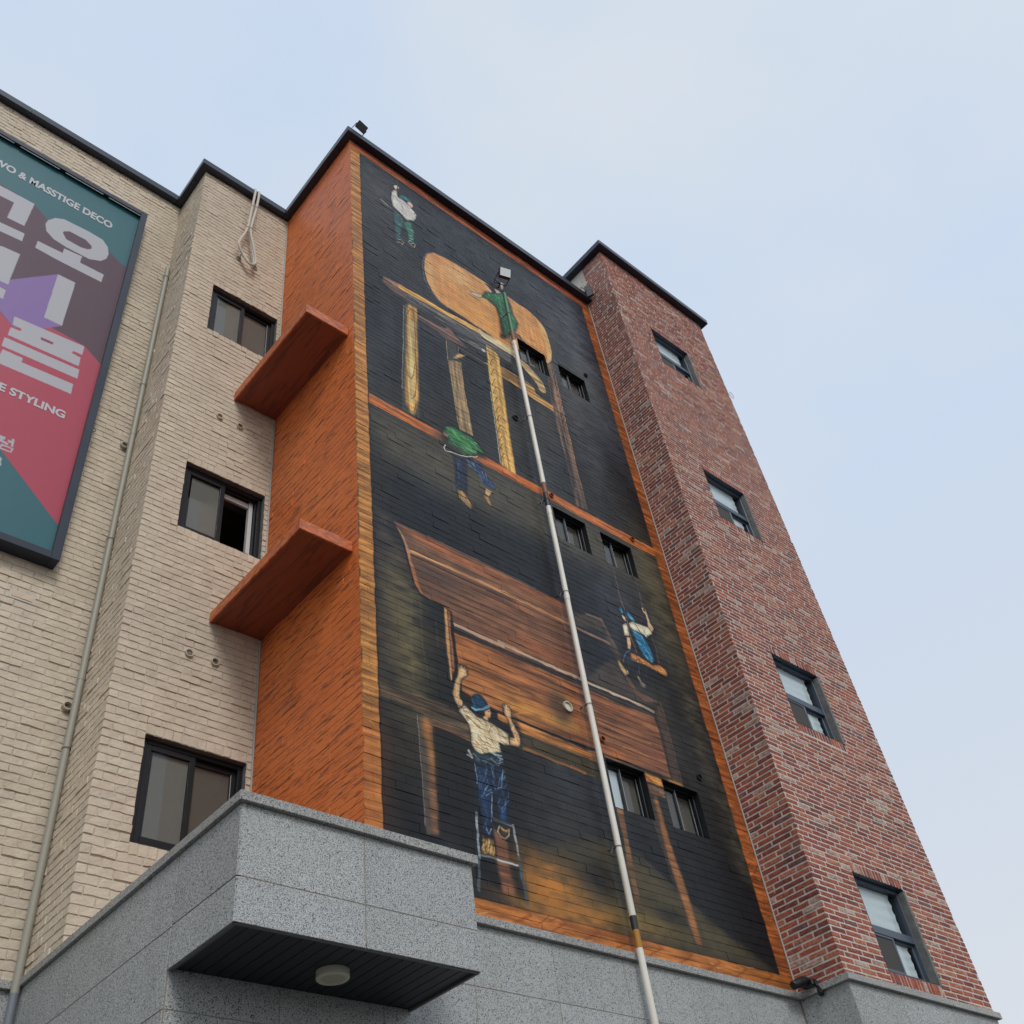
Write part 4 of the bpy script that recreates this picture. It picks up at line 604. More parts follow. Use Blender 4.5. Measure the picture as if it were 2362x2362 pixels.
class Canvas:
    def __init__(self, w_m, h_m, x0, z0, ppm, base, seed=3):
        self.ppm, self.x0, self.z0 = ppm, x0, z0
        self.w, self.h = int(w_m * ppm), int(h_m * ppm)
        self.rng = np.random.default_rng(seed)
        self.img = np.zeros((self.h, self.w, 3)) + np.array(base, float)
        self.wx = fbm(self.h, self.w, 18, 18, self.rng, 2) * 1.5      # hand wobble of painted edges
        self.wz = fbm(self.h, self.w, 18, 18, self.rng, 2) * 1.5
        self.nx = fbm(self.h, self.w, 90, 6, self.rng, 3)             # grain along x
        self.nz = fbm(self.h, self.w, 6, 90, self.rng, 3)             # grain along z
        self.nb = fbm(self.h, self.w, 32, 15, self.rng, 3)            # dabbed brushwork
        self.last = None
    def px(self, pts):
        P = np.array(pts, float)
        return np.stack([(P[:, 0] - self.x0) * self.ppm, (P[:, 1] - self.z0) * self.ppm], 1)
    def box(self, P, pad):
        a = np.floor(P.min(0) - pad).astype(int); b = np.ceil(P.max(0) + pad).astype(int) + 1
        x0, z0 = max(0, a[0]), max(0, a[1]); x1, z1 = min(self.w, b[0]), min(self.h, b[1])
        return (x0, x1, z0, z1) if x1 > x0 and z1 > z0 else None
    def inside(self, P, bx, ss=2):
        x0, x1, z0, z1 = bx
        acc = 0
        for i in range(ss):
            for j in range(ss):
                X = np.arange(x0, x1)[None, :] + (i + .5) / ss + self.wx[z0:z1, x0:x1]
                Z = np.arange(z0, z1)[:, None] + (j + .5) / ss + self.wz[z0:z1, x0:x1]
                m = np.zeros(X.shape, bool)
                for k in range(len(P)):
                    ax, az = P[k - 1]; bx_, bz = P[k]
                    if az == bz: continue
                    c = (az > Z) != (bz > Z)
                    m ^= c & (X < (bx_ - ax) * (Z - az) / (bz - az) + ax)
                acc = acc + m
        return acc / (ss * ss)
    def dist(self, P, bx):
        x0, x1, z0, z1 = bx
        X = np.arange(x0, x1)[None, :] + .5 + self.wx[z0:z1, x0:x1]; Z = np.arange(z0, z1)[:, None] + .5 + self.wz[z0:z1, x0:x1]
        d = np.full(X.shape, 1e9)
        for k in range(len(P) - 1):
            a, b = P[k], P[k + 1]; v = b - a; L2 = max(1e-9, v @ v)
            t = np.clip(((X - a[0]) * v[0] + (Z - a[1]) * v[1]) / L2, 0, 1)
            d = np.minimum(d, np.hypot(X - a[0] - t * v[0], Z - a[1] - t * v[1]))
        return d
    def blend(self, bx, col, m):
        x0, x1, z0, z1 = bx
        v = self.img[z0:z1, x0:x1]
        v += (col - v) * m[..., None]
    def line(self, col, w, pts, op=1.0):
        P = self.px(pts); r = max(.75, w * self.ppm / 2)
        bx = self.box(P, r + 4)
        if not bx: return
        x0, x1, z0, z1 = bx
        rr = r * (1 + .35 * self.nb[z0:z1, x0:x1])
        m = np.clip(rr - self.dist(P, bx) + .6, 0, 1) * op * np.clip(.85 + .5 * self.nx[z0:z1, x0:x1], 0, 1)
        self.blend(bx, np.array(col, float), m)
    def blob(self, col, c, rx, rz, op, clip=0):
        P = self.px([c]); p = P[0]; sx, sz = rx * self.ppm, rz * self.ppm
        bx = self.box(np.array([[p[0] - 2 * sx, p[1] - 2 * sz], [p[0] + 2 * sx, p[1] + 2 * sz]]), 0)
        if not bx: return
        x0, x1, z0, z1 = bx
        X = (np.arange(x0, x1)[None, :] - p[0]) / sx; Z = (np.arange(z0, z1)[:, None] - p[1]) / sz
        m = np.exp(-(X * X + Z * Z) * 1.3) * op * np.clip(1 + .8 * self.nb[z0:z1, x0:x1], 0, 1.4)
        if clip and self.last is not None:
            lb, lm = self.last; full = np.zeros((self.h, self.w)); full[lb[2]:lb[3], lb[0]:lb[1]] = lm
            m = m * full[z0:z1, x0:x1]
        self.blend(bx, np.array(col, float), np.clip(m, 0, 1))
    def poly(self, col, pts, soft=.004, op=1.0, col2=None, grad=None, grain=None, folds=None, out=0, sm=0):
        if sm: pts = smooth_closed(pts)
        P = self.px(pts); s = soft * self.ppm
        bx = self.box(P, 3 * s + 6)
        if not bx: return
        x0, x1, z0, z1 = bx
        m = self.inside(P, bx, 1 if s > 4 else 2)
        if out:
            o = np.clip(boxblur(m, out * self.ppm * .6) * 2.4, 0, 1)
            self.blend(bx, np.array((16, 16, 18), float), o * .75)
        m = boxblur(m, s * .6) * op
        C = np.zeros(m.shape + (3,)) + np.array(col, float)
        if col2 is not None:
            a, b = self.px(grad); v = b - a
            X = np.arange(x0, x1)[None, :]; Z = np.arange(z0, z1)[:, None]
            t = np.clip(((X - a[0]) * v[0] + (Z - a[1]) * v[1]) / (v @ v), 0, 1)[..., None]
            C = C * (1 - t) + np.array(col2, float) * t
        C *= (1 + .10 * self.nb[z0:z1, x0:x1])[..., None]
        if grain:
            g = (self.nx if grain[0] == 'x' else self.nz)[z0:z1, x0:x1]
            k = np.clip(g * 2.2, -1, 1)[..., None] * grain[1] * 2
            C = np.where(k > 0, C + (np.array(grain[2], float) - C) * np.clip(k, 0, 1), C * (1 - .35 * k))
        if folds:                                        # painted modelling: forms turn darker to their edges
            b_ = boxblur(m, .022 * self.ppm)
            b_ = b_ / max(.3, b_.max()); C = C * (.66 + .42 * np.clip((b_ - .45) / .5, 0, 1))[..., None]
        self.blend(bx, C, m); self.last = (bx, m)
        if folds:
            n, lc, dc, ang, ln = folds
            k = np.argwhere(m > .6)
            if len(k):
                save = self.img[z0:z1, x0:x1].copy()
                for i in range(n):
                    zz, xx = k[self.rng.integers(len(k))]
                    a = ang + self.rng.normal(0, .35); L = ln * self.rng.uniform(.35, 1.0) * self.ppm; cv = self.rng.normal(0, .18) * L
                    d = np.array([math.cos(a), math.sin(a)]); q = np.array([-d[1], d[0]]); c0 = np.array([xx + x0, zz + z0], float)
                    Q = np.array([c0 - d * L / 2, c0 + q * cv, c0 + d * L / 2])
                    Q = np.stack([Q[:, 0] / self.ppm + self.x0, Q[:, 1] / self.ppm + self.z0], 1)
                    self.line(lc if i % 2 else dc, self.rng.uniform(.006, .013), Q, op=self.rng.uniform(.45, .95))
                v = self.img[z0:z1, x0:x1]
                v[:] = save + (v - save) * np.clip(m * 1.3, 0, 1)[..., None]

def wood(cv, x0, x1, z0, z1, vertical, c1, c2, rng):
    """an orange painted wooden board with dark curly grain strokes"""
    cv.poly(c1, [(x0, z0), (x1, z0), (x1, z1), (x0, z1)], soft=.004, grain=('x', .24, c2))
    n = int((x1 - x0) * (z1 - z0) * (95 if vertical else 34))
    for i in range(n):
        x, z = rng.uniform(x0, x1), rng.uniform(z0, z1)
        if vertical:
            L = rng.uniform(.03, .12); p = [(x - L / 2, z + rng.normal(0, .012)), (x, z + rng.normal(.008, .012)), (x + L / 2, z + rng.normal(.0, .016))]
        else:
            L = rng.uniform(.1, .35); p = [(x - L / 2, z + rng.normal(0, .02)), (x, z + rng.normal(0, .02)), (x + L / 2, z + rng.normal(0, .02))]
        p = [(min(max(a, x0), x1), min(max(b, z0), z1)) for a, b in p]
        cv.line(c2 if i % 4 else (226, 178, 112), rng.uniform(.004, .009), p, op=rng.uniform(.3, .75))

def paint_mural():
    cv = Canvas(MW, MH, MX0, MZ0, PPM, (29, 31, 34))
    cv.img *= (1 + .22 * cv.nb + .16 * cv.nx)[..., None]
    rng = np.random.default_rng(11)
    lo = fbm(cv.h, cv.w, 260, 420, rng, 4); wm_ = fbm(cv.h, cv.w, 200, 300, rng, 3)
    cv.img *= (1 + .55 * np.clip(lo, -.6, 1))[..., None]
    cv.img += np.clip(wm_ * 2, 0, 1)[..., None] * np.array((11, 8, 3.)) + np.clip(-wm_ * 2, 0, 1)[..., None] * np.array((1, 3, 8.))
    cv.img += np.clip(lo * 1.7 - .05, 0, 1)[..., None] * np.array((24, 23, 21.)) + np.clip(fbm(cv.h, cv.w, 110, 500, rng, 3) * 2 - .5, 0, 1)[..., None] * np.array((20, 17, 12.))
    zz = np.linspace(0, 1, cv.h)[:, None, None]; cv.img += np.clip((zz - .55) / .45, 0, 1) * np.array((6, 8, 12.))
    for it in MURAL:
        if it[0] == 'w':
            wood(cv, 0.0, 4.62, 9.868, 10.022, False, (190, 103, 48), (104, 52, 26), rng)
            cv.poly((88, 70, 48), [(1.02, 9.86), (1.36, 9.86), (1.36, 10.02), (1.02, 10.02)], soft=.08, op=.85)
            cv.line((30, 24, 22), .016, [(.15, 9.86), (4.6, 9.86)], .7)
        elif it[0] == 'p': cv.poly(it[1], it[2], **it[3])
        elif it[0] == 'l': cv.line(it[1], it[2], it[3], **it[4])
        else: cv.blob(it[1], it[2], it[3], it[4], it[5], **it[6])
    # outer wooden frame and the middle shelf
    o1, o2 = (196, 108, 44), (104, 52, 26)
    wood(cv, 0.0, 0.158, MZ0, MZ0 + MH, True, (184, 122, 58), (112, 70, 36), rng)
    cv.poly((196, 96, 42), [(0, 4.6), (.158, 4.6), (.158, 6.0), (0, 6.0)], soft=.25, op=.55)
    wood(cv, 4.6, 4.8, MZ0, MZ0 + MH, True, (164, 88, 42), (92, 46, 24), rng)
    wood(cv, 0.0, 4.8, 15.43, MZ0 + MH, False, (168, 92, 62), (96, 50, 34), rng)
    wood(cv, 0.0, 4.8, MZ0, 4.755, False, (172, 102, 44), (116, 60, 28), rng)
    for k in range(9):
        x = 1.3 + k * .37; cv.line((140, 64, 22), .02, [(x, 4.62), (x + .12, 4.68), (x + .22, 4.73), (x + .16, 4.755)], .6)
    cv.line((16, 16, 18), .014, [(.162, 4.76), (.162, 15.42), (4.597, 15.42)], .8)
    cv.line((190, 120, 60), .006, [(.152, 4.76), (.152, 15.42)], .5)
    cv.img *= (1 + .05 * cv.nb)[..., None]
    lum = cv.img.mean(2, keepdims=True)
    cv.img = lum + (cv.img - lum) * .92
    cv.img *= .95 + .07 * np.clip((lum - 60) / 80, 0, 1)
    return np.clip(cv.img, 0, 255) / 255.0
# ------------------------------------------------------------------ painted mural: pixels computed here, mapped by position on the wall
def make_image(name, arr):
    h, w_ = arr.shape[:2]
    im = bpy.data.images.new(name, w_, h, alpha=False)
    px = np.ones((h, w_, 4), dtype=np.float32); px[..., :3] = arr
    im.pixels.foreach_set(px.ravel()); im.update(); im.pack(); return im
def planar(g, img, x0, z0, w_, h_):
    geo = g.n('NewGeometry'); sp = g.n('SeparateXYZ'); g.l(geo.outputs['Position'], sp.inputs[0]); cb = g.n('CombineXYZ')
    for k, (o, s) in enumerate(((x0, w_), (z0, h_))):
        a = g.n('Math', operation='SUBTRACT'); a.inputs[1].default_value = o; g.l(sp.outputs[0 if k == 0 else 2], a.inputs[0])
        b = g.n('Math', operation='DIVIDE'); b.inputs[1].default_value = s; g.l(a.outputs[0], b.inputs[0]); g.l(b.outputs[0], cb.inputs[k])
    t = g.n('TexImage', image=img, extension='EXTEND', interpolation='Linear'); g.l(cb.outputs[0], t.inputs[0]); return t.outputs[0]
M_MURAL = mat('mural_paint', rough=.4, spec=.22); g = G(M_MURAL)
c = planar(g, make_image('mural_painting', paint_mural()), MX0, MZ0, MW, MH)
g.col(g.mix(g.ramp(g.noise(g.pos(), 30, 4), (.55, BLACK), (.75, (.22, .22, .22, 1))), c, (20, 20, 22)))
p = g.pos(); g.bump(g.noise(p, 46, 4, .6), .004, .5); g.rough(g.ramp(g.noise(p, 5, 4), (.3, (.32, .32, .32, 1)), (.7, (.48, .48, .48, 1))))

# ------------------------------------------------------------------ brick walls
class Wall:
    """kind F faces -y at y = c (u = x); kind S faces -x at x = c (u = -y)"""
    def __init__(s, kind, c): s.kind, s.c = kind, c
    def pos(s, u, w_, z): return Vector((u, s.c - w_, z)) if s.kind == 'F' else Vector((s.c - w_, -u, z))
    def rot(s): return (0, 0, 0) if s.kind == 'F' else (0, 0, -math.pi / 2)
    def n(s): return Vector((0, -1, 0)) if s.kind == 'F' else Vector((-1, 0, 0))

def core(wl, u0, u1, z0, z1, holes, name, m, parent, reveal=.13, rm=None):
    """backing wall with real openings and their reveals"""
    us = sorted({u0, u1, *[h[0] for h in holes], *[h[1] for h in holes]}); zs = sorted({z0, z1, *[h[2] for h in holes], *[h[3] for h in holes]})
    mb = MB()
    for i in range(len(us) - 1):
        for j in range(len(zs) - 1):
            cu, cz = (us[i] + us[i + 1]) / 2, (zs[j] + zs[j + 1]) / 2
            if any(h[0] < cu < h[1] and h[2] < cz < h[3] for h in holes): continue
            mb.add([wl.pos(us[i], 0, zs[j]), wl.pos(us[i + 1], 0, zs[j]), wl.pos(us[i + 1], 0, zs[j + 1]), wl.pos(us[i], 0, zs[j + 1])], [(0, 1, 2, 3)])
    o = mb.build(name, m, parent)
    for h in holes:
        r = MB(); a, b, c_, d = h[:4]; f = .005
        for q in (((a, c_), (a, d)), ((a, d), (b, d)), ((b, d), (b, c_)), ((b, c_), (a, c_))):
            (ua, za), (ub, zb) = q
            r.add([wl.pos(ua, f, za), wl.pos(ub, f, zb), wl.pos(ub, -reveal - .25, zb), wl.pos(ua, -reveal - .25, za)], [(0, 1, 2, 3)])
        r.build('window_reveal', rm or M_CONC, o)
    return o

def cut(rects, hole):
    a, b, c_, d = hole[:4]; out_ = []
    for (u0, u1, z0, z1) in rects:
        if u1 <= a or u0 >= b or z1 <= c_ or z0 >= d: out_.append((u0, u1, z0, z1)); continue
        if u0 < a: out_.append((u0, a, z0, z1))
        if u1 > b: out_.append((b, u1, z0, z1))
        m0, m1 = max(u0, a), min(u1, b)
        if z0 < c_: out_.append((m0, m1, z0, c_))
        if z1 > d: out_.append((m0, m1, d, z1))
    return [r for r in out_ if r[1] - r[0] > .012 and r[3] - r[2] > .012]

def courses(u0, u1, z0, z1, ch, pitch, joint, rng, jitter=0.0, shift=0.0, vj=None):
    vj = joint if vj is None else vj
    out_ = []; i = 0; z = z0
    while z < z1 - .015:
        zt = min(z + ch - joint, z1)
        u = u0 - pitch * (.5 if i % 2 else 0) - shift - rng.uniform(0, jitter)
        while u < u1:
            l = pitch + rng.uniform(-jitter, jitter)
            a, b = max(u, u0), min(u + l - vj, u1)
            if b - a > .02: out_.append((a, b, z, zt))
            u += l
        z += ch; i += 1
    return out_

def soldiers(h, top, bottom, bw, joint, rng, over=0.0):
    out_ = []; a, b = h[0] - over, h[1] + over; n = max(1, round((b - a) / bw)); st = (b - a) / n
    for k in range(n):
        for (z0, z1) in ((h[3] + .004, h[3] + top), (h[2] - bottom, h[2] - .004)):
            if z1 - z0 > .02: out_.append((a + k * st + joint / 2, a + (k + 1) * st - joint / 2, z0, z1))
    return out_

_bm_cache = {}
def brick_geo(l, h, d, var, rough, cham):
    rng = np.random.default_rng(1000 + var)
    n = 3 if l > .1 else 1
    vs = []; fs = []
    for k in range(n + 1):
        x = -l / 2 + l * k / n; ex = cham if k == 0 else (-cham if k == n else 0)
        j = lambda s: float(rng.uniform(-s, s))
        e = min(rough, h * .08)
        vs += [(x + (j(e) if 0 < k < n else j(e) * .5), 0, -h / 2 + j(e * .5)), (x + ex + j(e), -d + j(rough * .45), -h / 2 + cham + j(e)), (x + ex + j(e), -d + j(rough * .45), h / 2 - cham + j(e)), (x + (j(e) if 0 < k < n else 0), 0, h / 2 + j(e * .5))]
    for k in range(n):
        a, b = 4 * k, 4 * (k + 1)
        for i in range(3): fs.append((a + i, b + i, b + i + 1, a + i + 1))
    fs += [(0, 1, 2, 3), (4 * n + 3, 4 * n + 2, 4 * n + 1, 4 * n)]
    return vs, fs

def visible_score(P, nrm, area):
    d = CAM - P; dist = d.length
    cosv = d.dot(nrm) / dist
    if cosv <= .02: return 0
    v = INV @ P
    if v.z >= -.1: return 0
    x = 1014.4 * v.x / -v.z + 486.9; y = -1014.4 * v.y / -v.z + 500.1
    if not (-5 < x < 1029 and -5 < y < 1029): return 0
    # hidden behind the granite canopy?
    q = P - CAM
    t0, t1 = 0.0, .995
    for a, (lo, hi) in enumerate(((XL, XE), (-YC, D2), (0, HB))):
        if abs(q[a]) < 1e-9:
            if not lo <= CAM[a] <= hi: t0 = 2; break
        else:
            r0, r1 = sorted(((lo - CAM[a]) / q[a], (hi - CAM[a]) / q[a])); t0, t1 = max(t0, r0), min(t1, r1)
    if t0 < t1: return 0
    return area * cosv / dist ** 2
INV = (Matrix.Translation(CAM) @ Euler(cam.rotation_euler).to_matrix().to_4x4()).inverted()

def lay(thing, sets, d, rough, cham, palette, limit=300, djit=0.0):
    """sets: list of (wall, wall_object, rects, material).  The largest pieces in view become bricks of their own, the rest one joined part."""
    allb = []
    for (wl, wo, rects, m) in sets:
        for r in rects:
            P = wl.pos((r[0] + r[1]) / 2, d, (r[2] + r[3]) / 2)
            allb.append((visible_score(P, wl.n(), (r[1] - r[0]) * (r[3] - r[2])), len(allb), wl, wo, r, m))
    allb.sort(key=lambda t_: (-t_[0], t_[1]))
    mats = []; 
    for s_ in sets:
        if s_[3] not in mats: mats.append(s_[3])
    V = []; F = []; T = []; MI = []; rng = random.Random(5)
    for i, (sc_, _, wl, wo, r, m) in enumerate(allb):
        l, h = round(r[1] - r[0], 3), round(r[3] - r[2], 3); var = rng.randrange(9); tn = palette(rng); dd = d + (0.0 if not djit else djit * (rng.choice((0, 0, 0, 0, 0, .3, .6)) if rng.random() < .93 else 2.2))
        ctr = wl.pos((r[0] + r[1]) / 2, 0, (r[2] + r[3]) / 2)
        if i < limit and sc_ > 0:
            key = (thing.name, l, h, var, m.name, dd)
            me = _bm_cache.get(key)
            if me is None:
                vs, fs = brick_geo(l, h, dd, var, rough, cham); q = MB(); q.add(vs, fs); me = q.mesh('brick'); me.materials.append(m); _bm_cache[key] = me
            o = link('brick', me, None, wo, ctr, wl.rot()); o.color = (*tn, 1)
        else:
            vs, fs = brick_geo(l, h, dd, var, rough, cham); b = len(V)
            if wl.kind == 'F': V += [(ctr.x + x, ctr.y + y, ctr.z + z) for x, y, z in vs]
            else: V += [(ctr.x + y, ctr.y - x, ctr.z + z) for x, y, z in vs]
            F += [tuple(k + b for k in f) for f in fs]; T += [(*tn, 1)] * len(fs); MI += [mats.index(m)] * len(fs)
    q = MB(); q.v, q.f, q.t = V, F, T
    me = q.mesh('brickwork')
    for m in mats: me.materials.append(m)
    me.polygons.foreach_set('material_index', MI)
    link('brickwork', me, None, thing, kind='stuff')

# ------------------------------------------------------------------ windows
def room(wl, h, back, parent, m=None):
    a, b, c_, d = h[:4]; q = MB(); k = .25
    A = [wl.pos(a - k, -.39, c_ - k), wl.pos(b + k, -.39, c_ - k), wl.pos(b + k, -.39, d + k), wl.pos(a - k, -.39, d + k)]
    B = [wl.pos(a - k, -back, c_ - k), wl.pos(b + k, -back, c_ - k), wl.pos(b + k, -back, d + k), wl.pos(a - k, -back, d + k)]
    q.add(A + B, [(4, 5, 6, 7), (0, 1, 5, 4), (1, 2, 6, 5), (2, 3, 7, 6), (3, 0, 4, 7)])
    q.build('room', m or M_ROOM, parent)
def bars(wl, a, b, c_, d, w_, f0, f1, bottom=None):
    q = MB()
    def bx(u0, u1, z0, z1):
        P = [wl.pos(u0, -f1, z0), wl.pos(u1, -f0, z1)]
        q.box(min(P[0].x, P[1].x), max(P[0].x, P[1].x), min(P[0].y, P[1].y), max(P[0].y, P[1].y), z0, z1, .004)
    bw = bottom or w_
    bx(a, a + w_, c_, d); bx(b - w_, b, c_, d); bx(a + w_ + .0005, b - w_ - .0005, d - w_, d); bx(a + w_ + .0005, b - w_ - .0005, c_, c_ + bw)
    return q
def slab(wl, a, b, c_, d, f0, f1):
    q = MB(); P = [wl.pos(a, -f1, c_), wl.pos(b, -f0, d)]
    return q.box(min(P[0].x, P[1].x), max(P[0].x, P[1].x), min(P[0].y, P[1].y), max(P[0].y, P[1].y), c_, d)

def slider(wl, h, thing, depth=.05, fw=.045, sw=.05, open_right=False, left=None, right=None, fm=None, split=.5, edge=False):
    a, b, c_, d = h[:4]; fm = fm or M_FRAME; mid = a + (b - a) * split
    win = bars(wl, a + .002, b - .002, c_ + .002, d - .002, fw, depth, depth + .085).build('window', fm, thing)
    room(wl, h, 1.5, win)
    s1 = (a + fw, mid + sw / 2, c_ + fw, d - fw)
    bars(wl, *s1, sw, depth + .006, depth + .036).build('sash', fm, win)
    slab(wl, s1[0] + sw - .004, s1[1] - sw + .004, s1[2] + sw - .004, s1[3] - sw + .004, depth + .018, depth + .024).build('pane', M_GLASS, win)
    slab(wl, s1[0] + sw + (.03 if not edge else 0), s1[1] - sw, s1[2] + sw, s1[3] - sw, depth + .038, depth + .04).build('pane_backing', left or M_BLL, win)  # added sheet whose colour imitates the tone reflected in the pane
    if edge: slab(wl, s1[1] - .006, s1[1], s1[2] + .004, s1[3] - .004, depth + .001, depth + .0055).build('edge_trim', M_ALU, win)
    s2 = (mid - sw / 2, b - fw, c_ + fw, d - fw)
    if open_right:
        slab(wl, s2[1] - .07, s2[1] - .025, s2[2], s2[3], depth + .075, depth + .12).build('inner_frame', M_WHITEFR, win)
        slab(wl, s2[0] + .06, s2[1] - .072, s2[3] - .085, s2[3] - .02, depth + .09, depth + .12).build('inner_rail', M_WHITEFR, win)
        bars(wl, s2[0] + .02, s2[1] - .004, s2[2] + .002, s2[3] - .003, .016, depth + .04, depth + .062).build('screen_frame', fm, win)
    else:
        bars(wl, *s2, sw, depth + .042, depth + .072).build('sash', fm, win)
        slab(wl, s2[0] + sw - .004, s2[1] - sw + .004, s2[2] + sw - .004, s2[3] - sw + .004, depth + .052, depth + .058).build('pane', M_GLASS, win)
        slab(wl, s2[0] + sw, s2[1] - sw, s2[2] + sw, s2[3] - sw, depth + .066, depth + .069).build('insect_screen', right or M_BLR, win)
        slab(wl, s2[1] - sw + .001, s2[1] - sw + .007, s2[2] + sw, s2[3] - sw, depth + .036, depth + .0415).build('edge_trim', M_ALU, win)
    return win

def tower_window(wl, h, thing):
    a, b, c_, d = h[:4]; fm = M_BLUEFR; dp = .065; zt = c_ + (d - c_) * .47; fw = .04
    win = bars(wl, a + .002, b - .002, c_ + .002, d - .002, fw, dp, dp + .09, .055).build('window', fm, thing)
    room(wl, h, 1.2, win)
    slab(wl, a + fw, b - fw, zt - .035, zt + .04, dp + .004, dp + .08).build('transom', fm, win)
    slab(wl, a + fw, b - fw, zt + .04, d - fw, dp + .04, dp + .046).build('pane', M_GLASS, win)
    # frosted sheet behind the panes with a wavy hanging edge
    def sheet(u0, u1, z0, z1, nm, off=.055):
        q = MB(); n = 22; vs = []
        for k in range(n + 1):
            z = z0 + (z1 - z0) * k / n; e = u1 + .012 * math.sin(k * 1.25) + .005 * math.sin(k * 2.9)
            vs += [wl.pos(u0, -dp - off - .002 * math.sin(k * .9), z), wl.pos(e, -dp - off - .003 * math.sin(k * 1.1 + 1), z)]
        q.add(vs, [(2 * k, 2 * k + 1, 2 * k + 3, 2 * k + 2) for k in range(n)]); q.build(nm, M_FILM, win)
    sheet(a + fw * .5, b - fw - .10, zt + .03, d - fw * .5, 'curtain')
    m_ = a + (b - a) * .5
    bars(wl, a + fw, m_ + .02, c_ + .055, zt - .035, .028, dp + .01, dp + .034).build('sash', fm, win)
    slab(wl, a + fw + .026, m_ - .006, c_ + .08, zt - .06, dp + .018, dp + .022).build('insect_screen', M_SCREEN, win)
    bars(wl, m_ - .02, b - fw, c_ + .055, zt - .035, .03, dp + .04, dp + .066).build('sash', fm, win)
    slab(wl, m_ + .006, b - fw - .026, c_ + .083, zt - .063, dp + .05, dp + .055).build('pane', M_GLASS, win)
    sheet(m_ - .02, b - fw - .09, c_ + .05, zt - .04, 'curtain', .063)

def vent(wl, u, z, r, parent, m, ln=.05, dark=M_DARK):
    q = MB(); n = 20; vs = []; fs = []
    for (w_, rr) in ((0, r), (ln, r), (ln, r * .78), (max(ln - .05, .006), r * .74)):
        vs += [wl.pos(u + rr * math.cos(2 * math.pi * k / n), w_, z + rr * math.sin(2 * math.pi * k / n)) for k in range(n)]
    for s_ in range(3):
        for k in range(n): fs.append((s_ * n + k, s_ * n + (k + 1) % n, (s_ + 1) * n + (k + 1) % n, (s_ + 1) * n + k))
    o = q.add(vs, fs).build('vent_pipe', m, parent, smooth=False)
    q = MB(); q.add([wl.pos(u + r * .75 * math.cos(2 * math.pi * k / n), max(ln - .045, .008), z + r * .75 * math.sin(2 * math.pi * k / n)) for k in range(n)], [tuple(range(n))]); q.build('vent_opening', dark, o)
    return o
def flashing(pieces, z0, z1, parent):
    """pieces: x0,x1,y0,y1 boxes butted end to end; each piece a metal length with a drip lip"""
    rg = random.Random(len(pieces) * 7 + int(z0))
    for (x0, x1, y0, y1) in pieces:
        along = (x1 - x0) > (y1 - y0); L_ = (x1 - x0) if along else (y1 - y0); n = max(1, round(L_ / 2.1)); g_ = .0012
        for k in range(n):
            a, b = k / n, (k + 1) / n; e = rg.uniform(-.003, .003)
            if along: bx_ = (x0 + L_ * a + g_ * (k > 0), x0 + L_ * b - g_ * (k < n - 1), y0 + e, y1)
            else: bx_ = (x0 + e, x1, y0 + L_ * a + g_ * (k > 0), y0 + L_ * b - g_ * (k < n - 1))
            q = MB(); q.box(*bx_, z0 + rg.uniform(-.002, .001), z1 + rg.uniform(-.002, .003), .006); q.build('roof_flashing', M_METAL, parent)
rngw = random.Random(21)
# ================================================================== ground
q = MB(); q.add([(-150, -150, 0), (150, -150, 0), (150, 150, 0), (-150, 150, 0)], [(0, 1, 2, 3)])
tag(q.build('ground', M_ASPH), kind='structure')

# ================================================================== beige brick wing (left)
CH, BL, JT = .0755, .205, .008
ZC0 = HB - .055
DB = .0065
wing = empty('brick_wing', (-W1, D1, 0), 'beige rock-faced brick wing with stepped walls, left of the orange painted wall', 'building')
WF, WRt, WFar = Wall('F', D1), Wall('S', -W1), Wall('F', D2)
BH = [(-1.008, -.066, 5.457, 6.40), (-1.008, -.066, 8.787, 9.715), (-1.008, -.066, 12.117, 13.06)]
wf = core(WF, -W1, 0, ZC0, HR, BH, 'front_wall', M_BMORTAR, wing)
wr = core(WRt, -D2, -D1, ZC0, HR, [], 'return_wall', M_BMORTAR, wing)
wfar = core(WFar, XFAR, -W1, ZC0, HR, [], 'far_wall', M_BMORTAR, wing)
rf = courses(-W1 - DB, -.004, HB, HR, CH, BL, JT, rngw, 0, .02)
sol = []
for h in BH:
    rf = cut(rf, (h[0], h[1], h[2] - .105, h[3] + .105)); sol += soldiers(h, .101, .101, .077, JT, rngw)
rr = courses(-D2, -D1 + DB - .002, HB, HR, CH, BL, JT, rngw, 0, .07)
rfar = courses(XFAR, -W1, HB, HR, CH, BL, JT, rngw, 0, .05)
patch = (-2.16, -1.95, 7.87, 7.945)
rfar = cut(rfar, (patch[0] - .008, patch[1] + .008, patch[2] - .005, patch[3] + .005))
def pal_beige(r):
    v = r.uniform(.90, 1.06); return (v, v * r.uniform(.975, 1.0), v * r.uniform(.94, .99))
lay(wing, [(WF, wf, rf + sol, M_BEIGE), (WRt, wr, rr, M_BEIGE), (WFar, wfar, rfar, M_BEIGE)], DB, .005, .0025, pal_beige, djit=.003)
M_PATCH = mat('patch_brick_face', (206, 184, 160), .85); M_PATCHM = mat('patch_mortar', (196, 190, 180), .9)
slab(WFar, patch[0] - .012, patch[1] + .012, patch[2] - .008, patch[3] + .008, -.009, .0).build('patch_mortar', M_PATCHM, wfar)
vs, fs = brick_geo(.2, .06, .014, 3, .004, .004); q = MB(); q.add([(x + (patch[0] + patch[1]) / 2, y + D2, z + 7.907) for x, y, z in vs], fs); q.build('brick', M_PATCH, wfar)
flashing([(-W1 - .11, -.1105, D1 - .11, D1 + .2), (-W1 - .11, -W1 + .2, D1 + .2005, D2 + .2), (XFAR, -W1 - .1105, D2 - .11, D2 + .2)], HR, HR + .13, wing)
